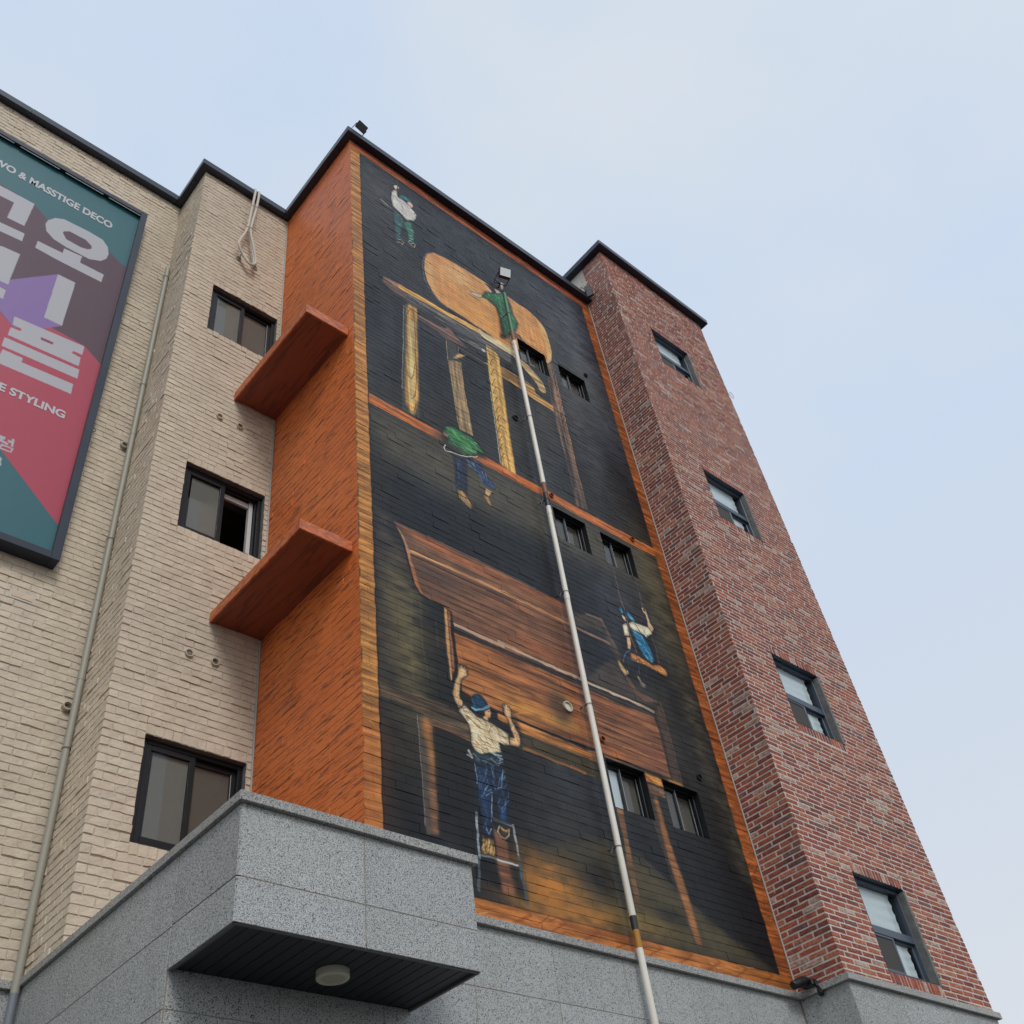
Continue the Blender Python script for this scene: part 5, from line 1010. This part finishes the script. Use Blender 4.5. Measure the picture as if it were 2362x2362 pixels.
q = MB(); q.box(XFAR, -.0, D2 + .2, 9, HR - .3, HR - .05); q.build('roof', M_CONC, wing)
q = MB(); q.box(XFAR, -.0, 9.0, 9.2, 0, HR - .3); q.build('rear_wall', M_BMORTAR, wing)
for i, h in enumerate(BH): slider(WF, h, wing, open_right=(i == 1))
for (u, z) in ((-.712, 10.63), (-.453, 10.63), (-.725, 7.325), (-.465, 7.325), (-.721, 13.94), (-.471, 13.94)): vent(WF, u, z, .04, wing, M_VENT, .03, M_VIN)
for z in (10.336, 6.923): vent(WFar, -1.455, z, .042, wing, M_VENT, .05, M_VIN)

# ================================================================== mural block
DM = .003
block = empty('mural_building', (0, 0, 0), 'tall block with a huge mural of workers building furniture, framed in painted orange wood', 'building')
WM, WS = Wall('F', 0), Wall('S', 0)
MHs = [(a, b, c_, d) for (c_, d) in ((5.95, 6.455), (9.28, 9.785), (12.60, 13.10)) for (a, b) in ((2.773, 3.31), (3.56, 4.10))]
wm = core(WM, 0, XR, ZC0, HR, MHs, 'mural_wall', M_MURAL, block, .11, M_BLACKP)
wm['label'] = 'front wall painted with a mural of carpenters, chair and cabinet'
ws = core(WS, -D1, 0, ZC0, HR, [], 'side_wall', M_ORANGE, block)
ws['label'] = 'side wall painted like orange wood grain'
rm_ = courses(-DM, XR, HB, HR, CH, BL, .0034, rngw, 0, .02, .0003)
for h in MHs: rm_ = cut(rm_, h)
rs_ = courses(-D1, DM - .002, HB, HR, CH, BL, .0034, rngw, 0, .02, .0003)
def pal_one(r): return (1, 1, 1)
lay(block, [(WM, wm, rm_, M_MURAL), (WS, ws, rs_, M_ORANGE)], DM, .0016, .0006, pal_one, djit=.0018)
flashing([(-.11, XR - .003, -.11, .2), (-.11, .2, .2005, D1 + .2)], HR, HR + .13, block)
q = MB(); q.box(.2, XR, .2, 9, HR - .3, HR - .05); q.build('roof', M_CONC, block)
q = MB(); q.box(0, XR, 9.0, 9.2, 0, HR - .3); q.build('rear_wall', M_BMORTAR, block)
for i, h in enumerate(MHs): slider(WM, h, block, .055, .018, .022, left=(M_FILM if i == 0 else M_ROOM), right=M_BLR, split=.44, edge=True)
M_OVENT = mat('orange_vent', (150, 80, 38), .5)
for (u, z, m_, r_) in ((4.16, 13.268, M_BLACKP, .038), (2.415, 11.125, M_BLACKP, .045), (2.79, 9.965, M_OVENT, .034), (4.182, 9.972, M_OVENT, .038), (2.781, 6.65, M_OVENT, .034), (4.192, 6.648, M_BLACKP, .038)): vent(WM, u, z, r_, block, m_, .025)
vent(WM, 2.372, 6.877, .058, block, mat('silver_vent', (176, 168, 148), .45), .022, mat('silver_vent_face', (206, 200, 178), .4))
def shelf(z0, z1, y0, x0, lab):
    q = MB(); q.box(x0 + .02, -.004, y0 + .02, D1 - .012, z0 + .012, z1 - .004); o = q.build('shelf', M_SHELF, block); o['label'] = lab
    q = MB(); q.box(x0, x0 + .02, y0, D1 - .012, z0, z1, .002); q.build('edging', M_EDGE, o)
    q = MB(); q.box(x0 + .0205, -.008, y0, y0 + .02, z0, z1, .002); q.build('edging', M_EDGE, o)
    q = MB(); q.box(x0 + .02, x0 + .045, y0 + .045, D1 - .012, z0 + .004, z0 + .012); q.build('lip', M_SHELF, o)
    q = MB(); q.box(x0 + .0205, -.008, y0 + .02, y0 + .045, z0 + .0045, z0 + .012); q.build('lip', M_SHELF, o)
shelf(11.03, 11.17, .105, -.56, 'upper wood-grain shelf projecting from the side wall')
shelf(7.745, 7.862, .085, -.562, 'lower wood-grain shelf projecting from the side wall')
q = MB(); q.tube([(-.012, D1 - .014, HB), (-.012, D1 - .014, 7.74)], .011, 6); q.tube([(-.012, D1 - .014, 7.87), (-.012, D1 - .014, 11.02)], .011, 6); q.tube([(-.012, D1 - .014, 11.18), (-.012, D1 - .014, HR)], .011, 6); q.build('sealant_strip', M_SEAL, block)
q = MB(); q.tube([(XR - .013, -.012, HB), (XR - .012, -.013, 8), (XR - .014, -.012, 12), (XR - .012, -.012, HR)], .009, 6); q.build('sealant_strip', M_SEAL, block)

# ================================================================== red brick stair tower (right)
DT = .0035
tower = empty('stair_tower', (XR, -D3, 0), 'red reclaimed-brick stair tower with four windows, right of the mural', 'building')
WTL, WTF = Wall('S', XR), Wall('F', -D3)
TH = [(5.575, 6.50, 4.75, 5.72), (5.575, 6.50, 7.47, 8.43), (5.575, 6.50, 10.70, 11.64), (5.575, 6.50, 14.10, 15.02)]
wtl = core(WTL, 0, D3, ZC0, HT, [], 'left_wall', M_RMORTAR, tower)
wtf = core(WTF, XR, XT, ZC0, HT, TH, 'front_wall', M_RMORTAR, tower, .15, M_BLUEFR)
for h in TH: slab(WTF, h[1] - .03, h[1] + .012, h[2] - .01, h[3] - .03, -.012, .09).build('jamb', M_CONC, wtf)
CT, TL_, JTT = .0559, .232, .0145
rl = courses(.002, D3 + DT - .002, HB, HT, CT, TL_, JTT, rngw, .035, .0, .017)
rl = cut(rl, (-.01, .10, HR + .1, HT + .1))
rt = courses(XR - DT, XT + DT, HB, HT, CT, TL_, JTT, rngw, .035, .03, .017)
sol = []
for h in TH:
    rt = cut(rt, (h[0], h[1] + .012, h[2] - .11, h[3] + .11)); sol += soldiers(h, .106, .106, .058, .012, rngw)
def pal_red(r):
    k = r.random()
    if k < .09: b = (.44, .33, .26)
    elif k < .14: b = (.17, .10, .09)
    elif k < .42: b = (.36, .115, .07)
    elif k < .72: b = (.27, .085, .06)
    elif k < .88: b = (.20, .07, .058)
    else: b = (.42, .17, .10)
    v = r.uniform(.88, 1.12); return (b[0] * v * 1.08, b[1] * v * 1.1, b[2] * v * 1.14)
lay(tower, [(WTL, wtl, rl, M_BRICK), (WTF, wtf, rt + sol, M_BRICK)], DT, .005, .003, pal_red)
q = MB(); q.add([(XR + .001, -.10, HR + .05), (XR + .001, 2.5, HR + .05), (XR + .001, 2.5, HT), (XR + .001, -.10, HT)], [(0, 1, 2, 3)]); q.build('plaster_wall', M_PLAST, tower)
q = MB(); q.add([(XT, -D3, 0), (XT, 2.5, 0), (XT, 2.5, HT), (XT, -D3, HT)], [(0, 1, 2, 3)]); q.build('right_wall', M_RMORTAR, tower)
flashing([(XR - .12, XT + .12, -D3 - .12, -D3 + .2), (XR - .12, XR + .2, -D3 + .2005, 2.5)], HT, HT + .12, tower)
q = MB(); q.box(XR + .2, XT + .1, -D3 + .2, 2.5, HT + .02, HT + .08); q.build('roof', M_CONC, tower)
for h in TH: tower_window(WTF, h, tower)
q = MB(); n = 20; q.tube([(XT + .05 + .055 * math.cos(2 * math.pi * k / n), -D3 - .02, 14.59 + .075 * math.sin(2 * math.pi * k / n)) for k in range(n + 1)], .004, 6)
tag(q.build('wire_loop', M_CLAMP), 'small loop of wire sticking out of the tower edge against the sky', 'wire')

# ================================================================== granite base and entrance canopy
JG = .006
base = empty('granite_base', (XR, 0, 0), 'speckled grey granite base wall with stone coping below the mural and tower', 'base wall')
canopy = empty('entrance_canopy', (XL, -YC, 0), 'granite-clad entrance canopy with dark slatted soffit, projecting at lower left', 'canopy')
def pal_gran(r): v = r.uniform(.84, 1.0); return (v, v, v * r.uniform(.98, 1.0), 1)
def slabs(wl, us, zs, parent, proud=.012, skip=None, rng=random.Random(3)):
    for i in range(len(us) - 1):
        for j in range(len(zs) - 1):
            if skip and skip((us[i] + us[i + 1]) / 2, (zs[j] + zs[j + 1]) / 2): continue
            q = MB(); P = [wl.pos(us[i] + JG / 2, -.03, zs[j] + JG / 2), wl.pos(us[i + 1] - JG / 2, proud, zs[j + 1] - JG / 2)]
            q.box(min(P[0].x, P[1].x), max(P[0].x, P[1].x), min(P[0].y, P[1].y), max(P[0].y, P[1].y), P[0].z, P[1].z, .0015)
            o = q.build('slab', M_GRAN, parent); o.color = pal_gran(rng)
ZC = HB - .06
zs = [0, .595, 1.035, 1.475, 1.915, 2.355, 2.795, 3.235, 3.675, 4.118, ZC]
# backing (also the sealant seen in the joints)
q = MB(); q.box(XL - .002, XR + .02, -.0035, .4, 0, ZC); cb = q.build('backing', M_JOINT, base)
q = MB(); q.box(XR - .003, XT - .005, -D3 - .003, .399, 0, ZC); q.build('backing', M_JOINT, base)
q = MB(); q.box(XL - .003, XL + .3, .4005, D2 + .1, 0, ZC); q.build('backing', M_JOINT, base)
q = MB(); q.box(XFAR, XL - .004, D2 - .003, D2 + .3, 0, ZC); q.build('backing', M_JOINT, base)
slabs(Wall('F', 0), [XL + .003, -.64, .11, .885, 1.685, 2.458, 3.23, 4.0, XR - .014], zs, base, .006)
slabs(Wall('S', XR), [.012, D3 + .006], zs, base, .006)
slabs(Wall('F', -D3), [XR - .004, 5.62, 6.52, XT + .004], zs, base, .006)
slabs(Wall('S', XL), [-D2 + .008, -1.4, -.36, 0.004], zs, base, .006)
slabs(Wall('F', D2), [-5.2, -4.4, -3.6, -2.8, -2.0, XL - .012], zs, base, .006)
def coping(x0, x1, y0, y1, parent, z0=ZC, z1=HB):
    q = MB(); q.box(x0, x1, y0, y1, z0, z1, .003); o = q.build('coping', M_COPING, parent); o.color = pal_gran(rngw)
cx = [XE + .034, 1.05, 1.69, 2.40, 3.15, 3.62, 4.2, XR - .045]
for i in range(len(cx) - 1): coping(cx[i] + .001, cx[i + 1] - .001, -.045, .01, base)
coping(XR - .044, XR + .01, -D3 + .01, .01, base)
cx = [XR - .044, 5.62, 6.52, XT + .045]
for i in range(len(cx) - 1): coping(cx[i] + .001, cx[i + 1] - .001, -D3 - .045, -D3 + .009, base)
coping(XFAR, XL - .046, D2 - .045, D2 + .01, base)
# canopy volume, flush with the base's left face
q = MB(); q.box(XL + .02, XE - .006, -YC + .0025, -.008, HS + .03, ZC); q.build('backing', M_JOINT, canopy)
zc = [HS, 4.125, ZC]
slabs(Wall('F', -YC), [XL - .002, -.527, XE], zc, canopy, .0)
slabs(Wall('S', XL), [.009, YC - .001], zc, canopy, .006)
q = MB(); q.box(XE - .005, XE + .002, -YC + .032, -.01, HS, ZC); q.build('end_slab', M_GRAN, canopy)
q = MB(); q.box(XL + .05, XE - .03, -YC + .05, 0.0, ZC - .01, HB - .02); q.build('top', M_CONC, canopy)
for (a, b) in ((XL - .034, -.53), (-.528, XE + .033)): coping(a, b, -YC - .034, -YC + .05, canopy)
for (a, b) in ((-YC + .0505, .36), (.362, 1.4), (1.402, D2 + .01)): coping(XL - .034, XL + .05, a, b, canopy)
coping(XE - .05, XE + .033, -YC + .0505, -.047, canopy)
# soffit planks
nP = 19; w0, w1 = XL + .03, XE - .03; st = (w1 - w0) / nP
q = MB(); q.box(w0 + .01, w1 - .01, -YC + .04, -.012, HS + .022, HS + .029); q.build('soffit_backing', M_DARK, canopy)
pl = None
for k in range(nP):
    q = MB(); q.box(-st / 2 + .0025, st / 2 - .0025, 0, YC - .045, 0, .01, .002)
    if pl is None: pl = q.mesh('soffit_plank'); pl.materials.append(M_SOFFIT)
    link('soffit_plank', pl, None, canopy, (w0 + (k + .5) * st, -YC + .035, HS + .011))
for (a, b, c_, d) in ((XL + .006, XE - .006, -YC + .012, -YC + .03), (XL + .006, XL + .028, -YC + .0305, -.012), (XE - .026, XE - .006, -YC + .0305, -.012)):
    q = MB(); q.box(a, b, c_, d, HS - .004, HS + .02, .002); q.build('soffit_trim', M_TRIM, canopy)
# round lamp
lx, ly = -.50, -.345
lamp = empty('ceiling_lamp', (lx, ly, HS), 'round cream ceiling lamp on the dark canopy soffit', 'ceiling lamp')
def disc(r0, r1, z0, z1, n=40):
    q = MB(); prof = [(r1 * .97, z1), (r1, z1), (r1, z0 + .006), (r1 - .006, z0), (r0, z0), (r0 - .004, z0 + .006)]
    vs = [(lx + r * math.cos(2 * math.pi * k / n), ly + r * math.sin(2 * math.pi * k / n), z) for r, z in prof for k in range(n)]
    fs = [(s_ * n + k, s_ * n + (k + 1) % n, (s_ + 1) * n + (k + 1) % n, (s_ + 1) * n + k) for s_ in range(len(prof) - 1) for k in range(n)]
    return q.add(vs, fs)
disc(.075, .098, HS - .036, HS + .011).build('housing', M_LAMP, lamp)
q = MB(); n = 36; q.add([(lx + .078 * math.cos(2 * math.pi * k / n), ly + .078 * math.sin(2 * math.pi * k / n), HS - .031) for k in range(n)], [tuple(range(n))]); q.build('diffuser', M_LAMPD, lamp)
for a_ in (.9, 1.15):
    q = MB(); q.tube([(lx + .0975 * math.cos(a_ + 0), ly + .0975 * math.sin(a_), HS - .015), (lx + .1 * math.cos(a_), ly + .1 * math.sin(a_), HS - .015)], .005, 8); q.build('screw', M_BLACK, lamp)

# ================================================================== downpipes
def pipe(name, x, y, secs, r, lab, cl, side, couplings=()):
    o = empty(name, (x, y, 0), lab, 'drainpipe')
    for (z1, z0, m_) in secs:
        q = MB(); q.tube([(x, y, z0), (x, y, z1)], r, 20); q.build('pipe_section', m_, o, smooth=False)
    for z in couplings:
        q = MB(); q.tube([(x, y, z - .035), (x, y, z + .035)], r + .0025, 20); q.build('coupling', secs[1][2] if len(secs) > 3 else secs[0][2], o)
    for z in cl:
        q = MB(); n = 24
        q.tube([(x + (r + .006) * math.cos(2 * math.pi * k / n), y + (r + .006) * math.sin(2 * math.pi * k / n), z) for k in range(n + 1)], .003, 6)
        q.box(x + side[0] * (r + .0) - .006, x + side[0] * (r + .0) + .006, y, y + side[1], z - .007, z + .007)
        q.tube([(x + side[0] * (r + .03), y + side[1] * .5, z - .05), (x + side[0] * (r + .012), y + side[1] * .3, z)], .005, 6)
        q.build('clamp', M_CLAMP, o)
    return o
pipe('drainpipe', 2.585, -.097, [(13.91, 12.96, M_GPIPE), (12.76, 9.976, M_WPIPE), (9.59, 4.88, M_WPIPE), (12.96, 12.76, M_BRPIPE), (9.976, 9.814, M_BRPIPE), (9.814, 9.59, M_KPIPE), (4.88, 4.766, M_KPIPE), (4.766, 4.62, M_OPIPE), (4.62, 0, M_WPIPE)], .0285,
     'ivory drainpipe with green, brown and black painted lengths running down the mural', [13.4, 11.17, 9.7, 8.32, 6.92, 5.48], (-1, .09), [12.7, 9.5, 8.25])
pipe('drainpipe', -1.412, 2.285, [(13.87, 4.50, M_GREYPIPE), (4.50, 0, M_BLUEPIPE)], .031, 'grey drainpipe in the inner corner of the beige brick wing', [13.64, 11.34, 8.87, 6.47], (1, .08), [10.5, 7.2])

# ================================================================== billboard
YBB = 2.27
bb = empty('billboard', (-1.86, D2, 8.33), 'framed teal and pink advertising billboard with white Korean lettering on the beige wall', 'billboard')
def paint_board():
    cv = Canvas(4.2, 6.4, -6.0 + .0, 8.3, 150, (38, 110, 120), 9)
    cv.wx *= 0; cv.wz *= 0; nb = cv.nb; cv.nb = nb * 0
    for col, pts in BOARD: cv.poly(col, pts, soft=.002)
    lum = cv.img.mean(2, keepdims=True); cv.img = np.clip((lum + (cv.img - lum) * 1.18), 0, 255) * .80
    return np.clip(cv.img, 0, 255) / 255
M_BOARD = mat('printed_banner', rough=.5); g = G(M_BOARD); c = planar(g, make_image('billboard_print', paint_board()), -6.0, 8.3, 4.2, 6.4)
g.col(c); g.bump(g.noise(g.pos(), 1.5, 3), .02, .25)
x0, x1, z0, z1 = -6.0, -1.855, 8.32, 14.74; fw = .085
q = MB(); q.box(x0 + .02, x1 - .02, YBB + .01, YBB + .02, z0 + .02, z1 - .02); q.build('panel', M_BOARD, bb)
for (a, b, c_, d) in ((x0, x0 + fw, z0, z1), (x1 - fw, x1, z0, z1), (x0 + fw + .0005, x1 - fw - .0005, z1 - fw, z1), (x0 + fw + .0005, x1 - fw - .0005, z0, z0 + fw)):
    q = MB(); q.box(a, b, YBB - .05, D2 - .012, c_, d, .003); q.build('frame', M_METAL, bb)
for (x, z) in ((-1.845, 12.66), (-1.835, 10.26)):
    q = MB(); n = 14; q.tube([(x + .022 * math.cos(2 * math.pi * k / n), YBB, z + .022 * math.sin(2 * math.pi * k / n)) for k in range(n + 1)], .004, 6); q.build('eye_bolt', M_BLACK, bb)
for k in range(6):
    q = MB(); q.tube([(-5.4 + k * .6, YBB - .035, z1 - fw - .02), (-4.88 + k * .6, YBB - .035, z1 - fw - .02)], .006, 8); q.build('light_tube', M_WHITEFR, bb)
M_VINYL = mat('white_vinyl', (184, 184, 188), .5)
def lettering(txt, xr, z, cap, width):
    cu = bpy.data.curves.new('lettering', 'FONT'); cu.body = txt; cu.align_x = 'LEFT'; cu.size = 1.0; cu.offset = .035; cu.extrude = 0.004
    ob = bpy.data.objects.new('tmp', cu); COL.objects.link(ob); bpy.context.view_layer.update()
    me = bpy.data.meshes.new_from_object(ob.evaluated_get(bpy.context.evaluated_depsgraph_get())); bpy.data.objects.remove(ob)
    X = [v.co.x for v in me.vertices]; Y = [v.co.y for v in me.vertices if True]
    sx = width / (max(X) - min(X)); sy = cap / .73; mx_ = max(X)
    for v in me.vertices: v.co = Vector((xr + (v.co.x - mx_) * sx, YBB + .0075 - v.co.z * .3, z + v.co.y * sy))
    link('lettering', me, M_VINYL, bb)
lettering('WO & MASSTIGE DECO', -2.246, 14.04, .145, 1.56)
lettering('E STYLING', -2.157, 10.24, .115, .70)

# ================================================================== lamps, hoses
def flood(name, c0, rz, tilt, w_, h_, dpt, lab, body, face, foot, cable=None):
    o = empty(name, c0, lab, 'floodlight')
    Mx = Matrix.Translation(Vector(c0)) @ Matrix.Rotation(rz, 4, 'Z') @ Matrix.Rotation(tilt, 4, 'X')
    def put(nm, mb, m_):
        mb.v = [tuple(Mx @ Vector(v)) for v in mb.v]; mb.build(nm, m_, o)
    q = MB(); q.box(-w_ / 2, w_ / 2, -dpt / 2, dpt / 2, -h_ / 2, h_ / 2, .006)
    for k in range(5): q.box(-w_ * .42, w_ * .42, dpt / 2 - .002, dpt / 2 + .016, -h_ * .36 + k * h_ * .16, -h_ * .36 + k * h_ * .16 + .006)
    put('housing', q, body)
    q = MB(); q.box(-w_ * .45, w_ * .45, -dpt / 2 - .004, -dpt / 2 + .002, -h_ * .45, h_ * .45); put('lens', q, face)
    a = Mx @ Vector((-w_ / 2 - .008, 0, 0)); b = Mx @ Vector((w_ / 2 + .008, 0, 0)); f = Vector(foot); mid = f * .75 + Vector(c0) * .25
    off = (b - a) * .5
    q = MB(); q.tube([a, mid - off, mid + off, b], .008, 6); q.tube([mid, f], .011, 6); q.build('bracket', M_BLACK, o)
    if cable: q = MB(); q.tube(cable, .007, 8); q.build('cable', M_BLACK, o)
    return o
flood('floodlight', (.10, -.15, 15.93), R(8), R(62), .17, .115, .03, 'floodlight on the roof corner above the mural', M_BLACK, M_LENS, (.04, -.05, 15.775))
flood('floodlight', (4.69, -.17, 15.77), R(-68), R(22), .11, .22, .035, 'floodlight on the roof edge beside the brick tower', M_BLACK, M_LENS, (4.62, -.07, 15.775), [(4.62, -.06, 15.78), (4.6, -.1, 15.9), (4.66, -.12, 15.84), (4.68, -.11, 15.72), (4.74, -.1, 15.70), (4.75, -.05, 15.76)])
flood('floodlight', (2.585, -.18, 14.33), R(-18), R(20), .18, .16, .06, 'white-faced floodlight on the mural above the green climber', M_LBODY, M_LENSW, (2.60, -.004, 14.20))
s_ = empty('spotlight', (4.76, -.17, HB), 'black spotlight on the coping in the corner between mural and tower', 'floodlight')
q = MB(); q.tube([(4.545, -.15, 4.605), (4.6, -.16, 4.625), (4.68, -.175, 4.65), (4.75, -.185, 4.66)], [.034, .042, .046, .03], 16); q.build('housing', M_BLACK, s_)
q = MB(); q.tube([(4.535, -.148, 4.600), (4.547, -.151, 4.606)], [.036, .039], 16); q.build('rim', M_BLACK, s_)
q = MB(); q.box(4.70, 4.79, -.25, -.12, 4.60, 4.66, .01); q.build('bracket', M_BLACK, s_)
q = MB(); q.tube([(4.74, -.20, 4.66), (4.78, -.25, 4.60), (4.752, -.27, 4.52)], .03, 10); q.build('joint', M_BLACK, s_)

hz = empty('hose_loop', (-.6, D1 - .1, HR + .12), 'pale insulated hoses hanging in a loop over the roof edge above the top beige window', 'hose')
def spl(pts, n=8):
    P = [Vector(p) for p in pts]; o = []
    for i in range(len(P) - 1):
        p0, p1, p2, p3 = P[max(i - 1, 0)], P[i], P[i + 1], P[min(i + 2, len(P) - 1)]
        for k in range(n):
            t_ = k / n; o.append(.5 * ((2 * p1) + (p2 - p0) * t_ + (2 * p0 - 5 * p1 + 4 * p2 - p3) * t_ * t_ + (3 * p1 - p0 - 3 * p2 + p3) * t_ ** 3))
    return o + [P[-1]]
yo = D1 - .125
q = MB(); q.tube(spl([(-.63, D1 + .1, HR + .15), (-.63, D1 - .05, HR + .16), (-.635, yo, HR + .08), (-.665, yo, 15.1), (-.695, yo, 14.6), (-.775, yo, 14.22), (-.79, yo, 14.08), (-.70, yo + .02, 13.93), (-.60, yo + .01, 13.80), (-.53, yo, 13.82), (-.525, yo, 13.95), (-.585, yo - .01, 14.25), (-.645, yo - .01, 14.6), (-.60, yo - .01, 15.2), (-.575, yo, HR + .08), (-.575, D1 - .05, HR + .16), (-.57, D1 + .1, HR + .15)]), .019, 10); q.build('hose', M_HOSE, hz, smooth=True)
q = MB(); q.tube(spl([(-.72, D1 - .02, 13.945), (-.70, yo + .03, 13.98), (-.62, yo + .03, 13.86), (-.56, yo + .02, 13.83), (-.545, yo + .015, 13.95), (-.605, yo + .015, 14.3), (-.655, yo + .02, 14.6)]), .013, 8); q.build('hose', M_HOSE, hz, smooth=True)
for (x, z) in ((-.635, 15.25), (-.67, 14.62)):
    q = MB(); q.tube([(x - .05, yo - .015, z), (x, yo - .035, z), (x + .1, yo - .025, z + .01)], .005, 6); q.build('cable_tie', M_WHITEFR, hz)
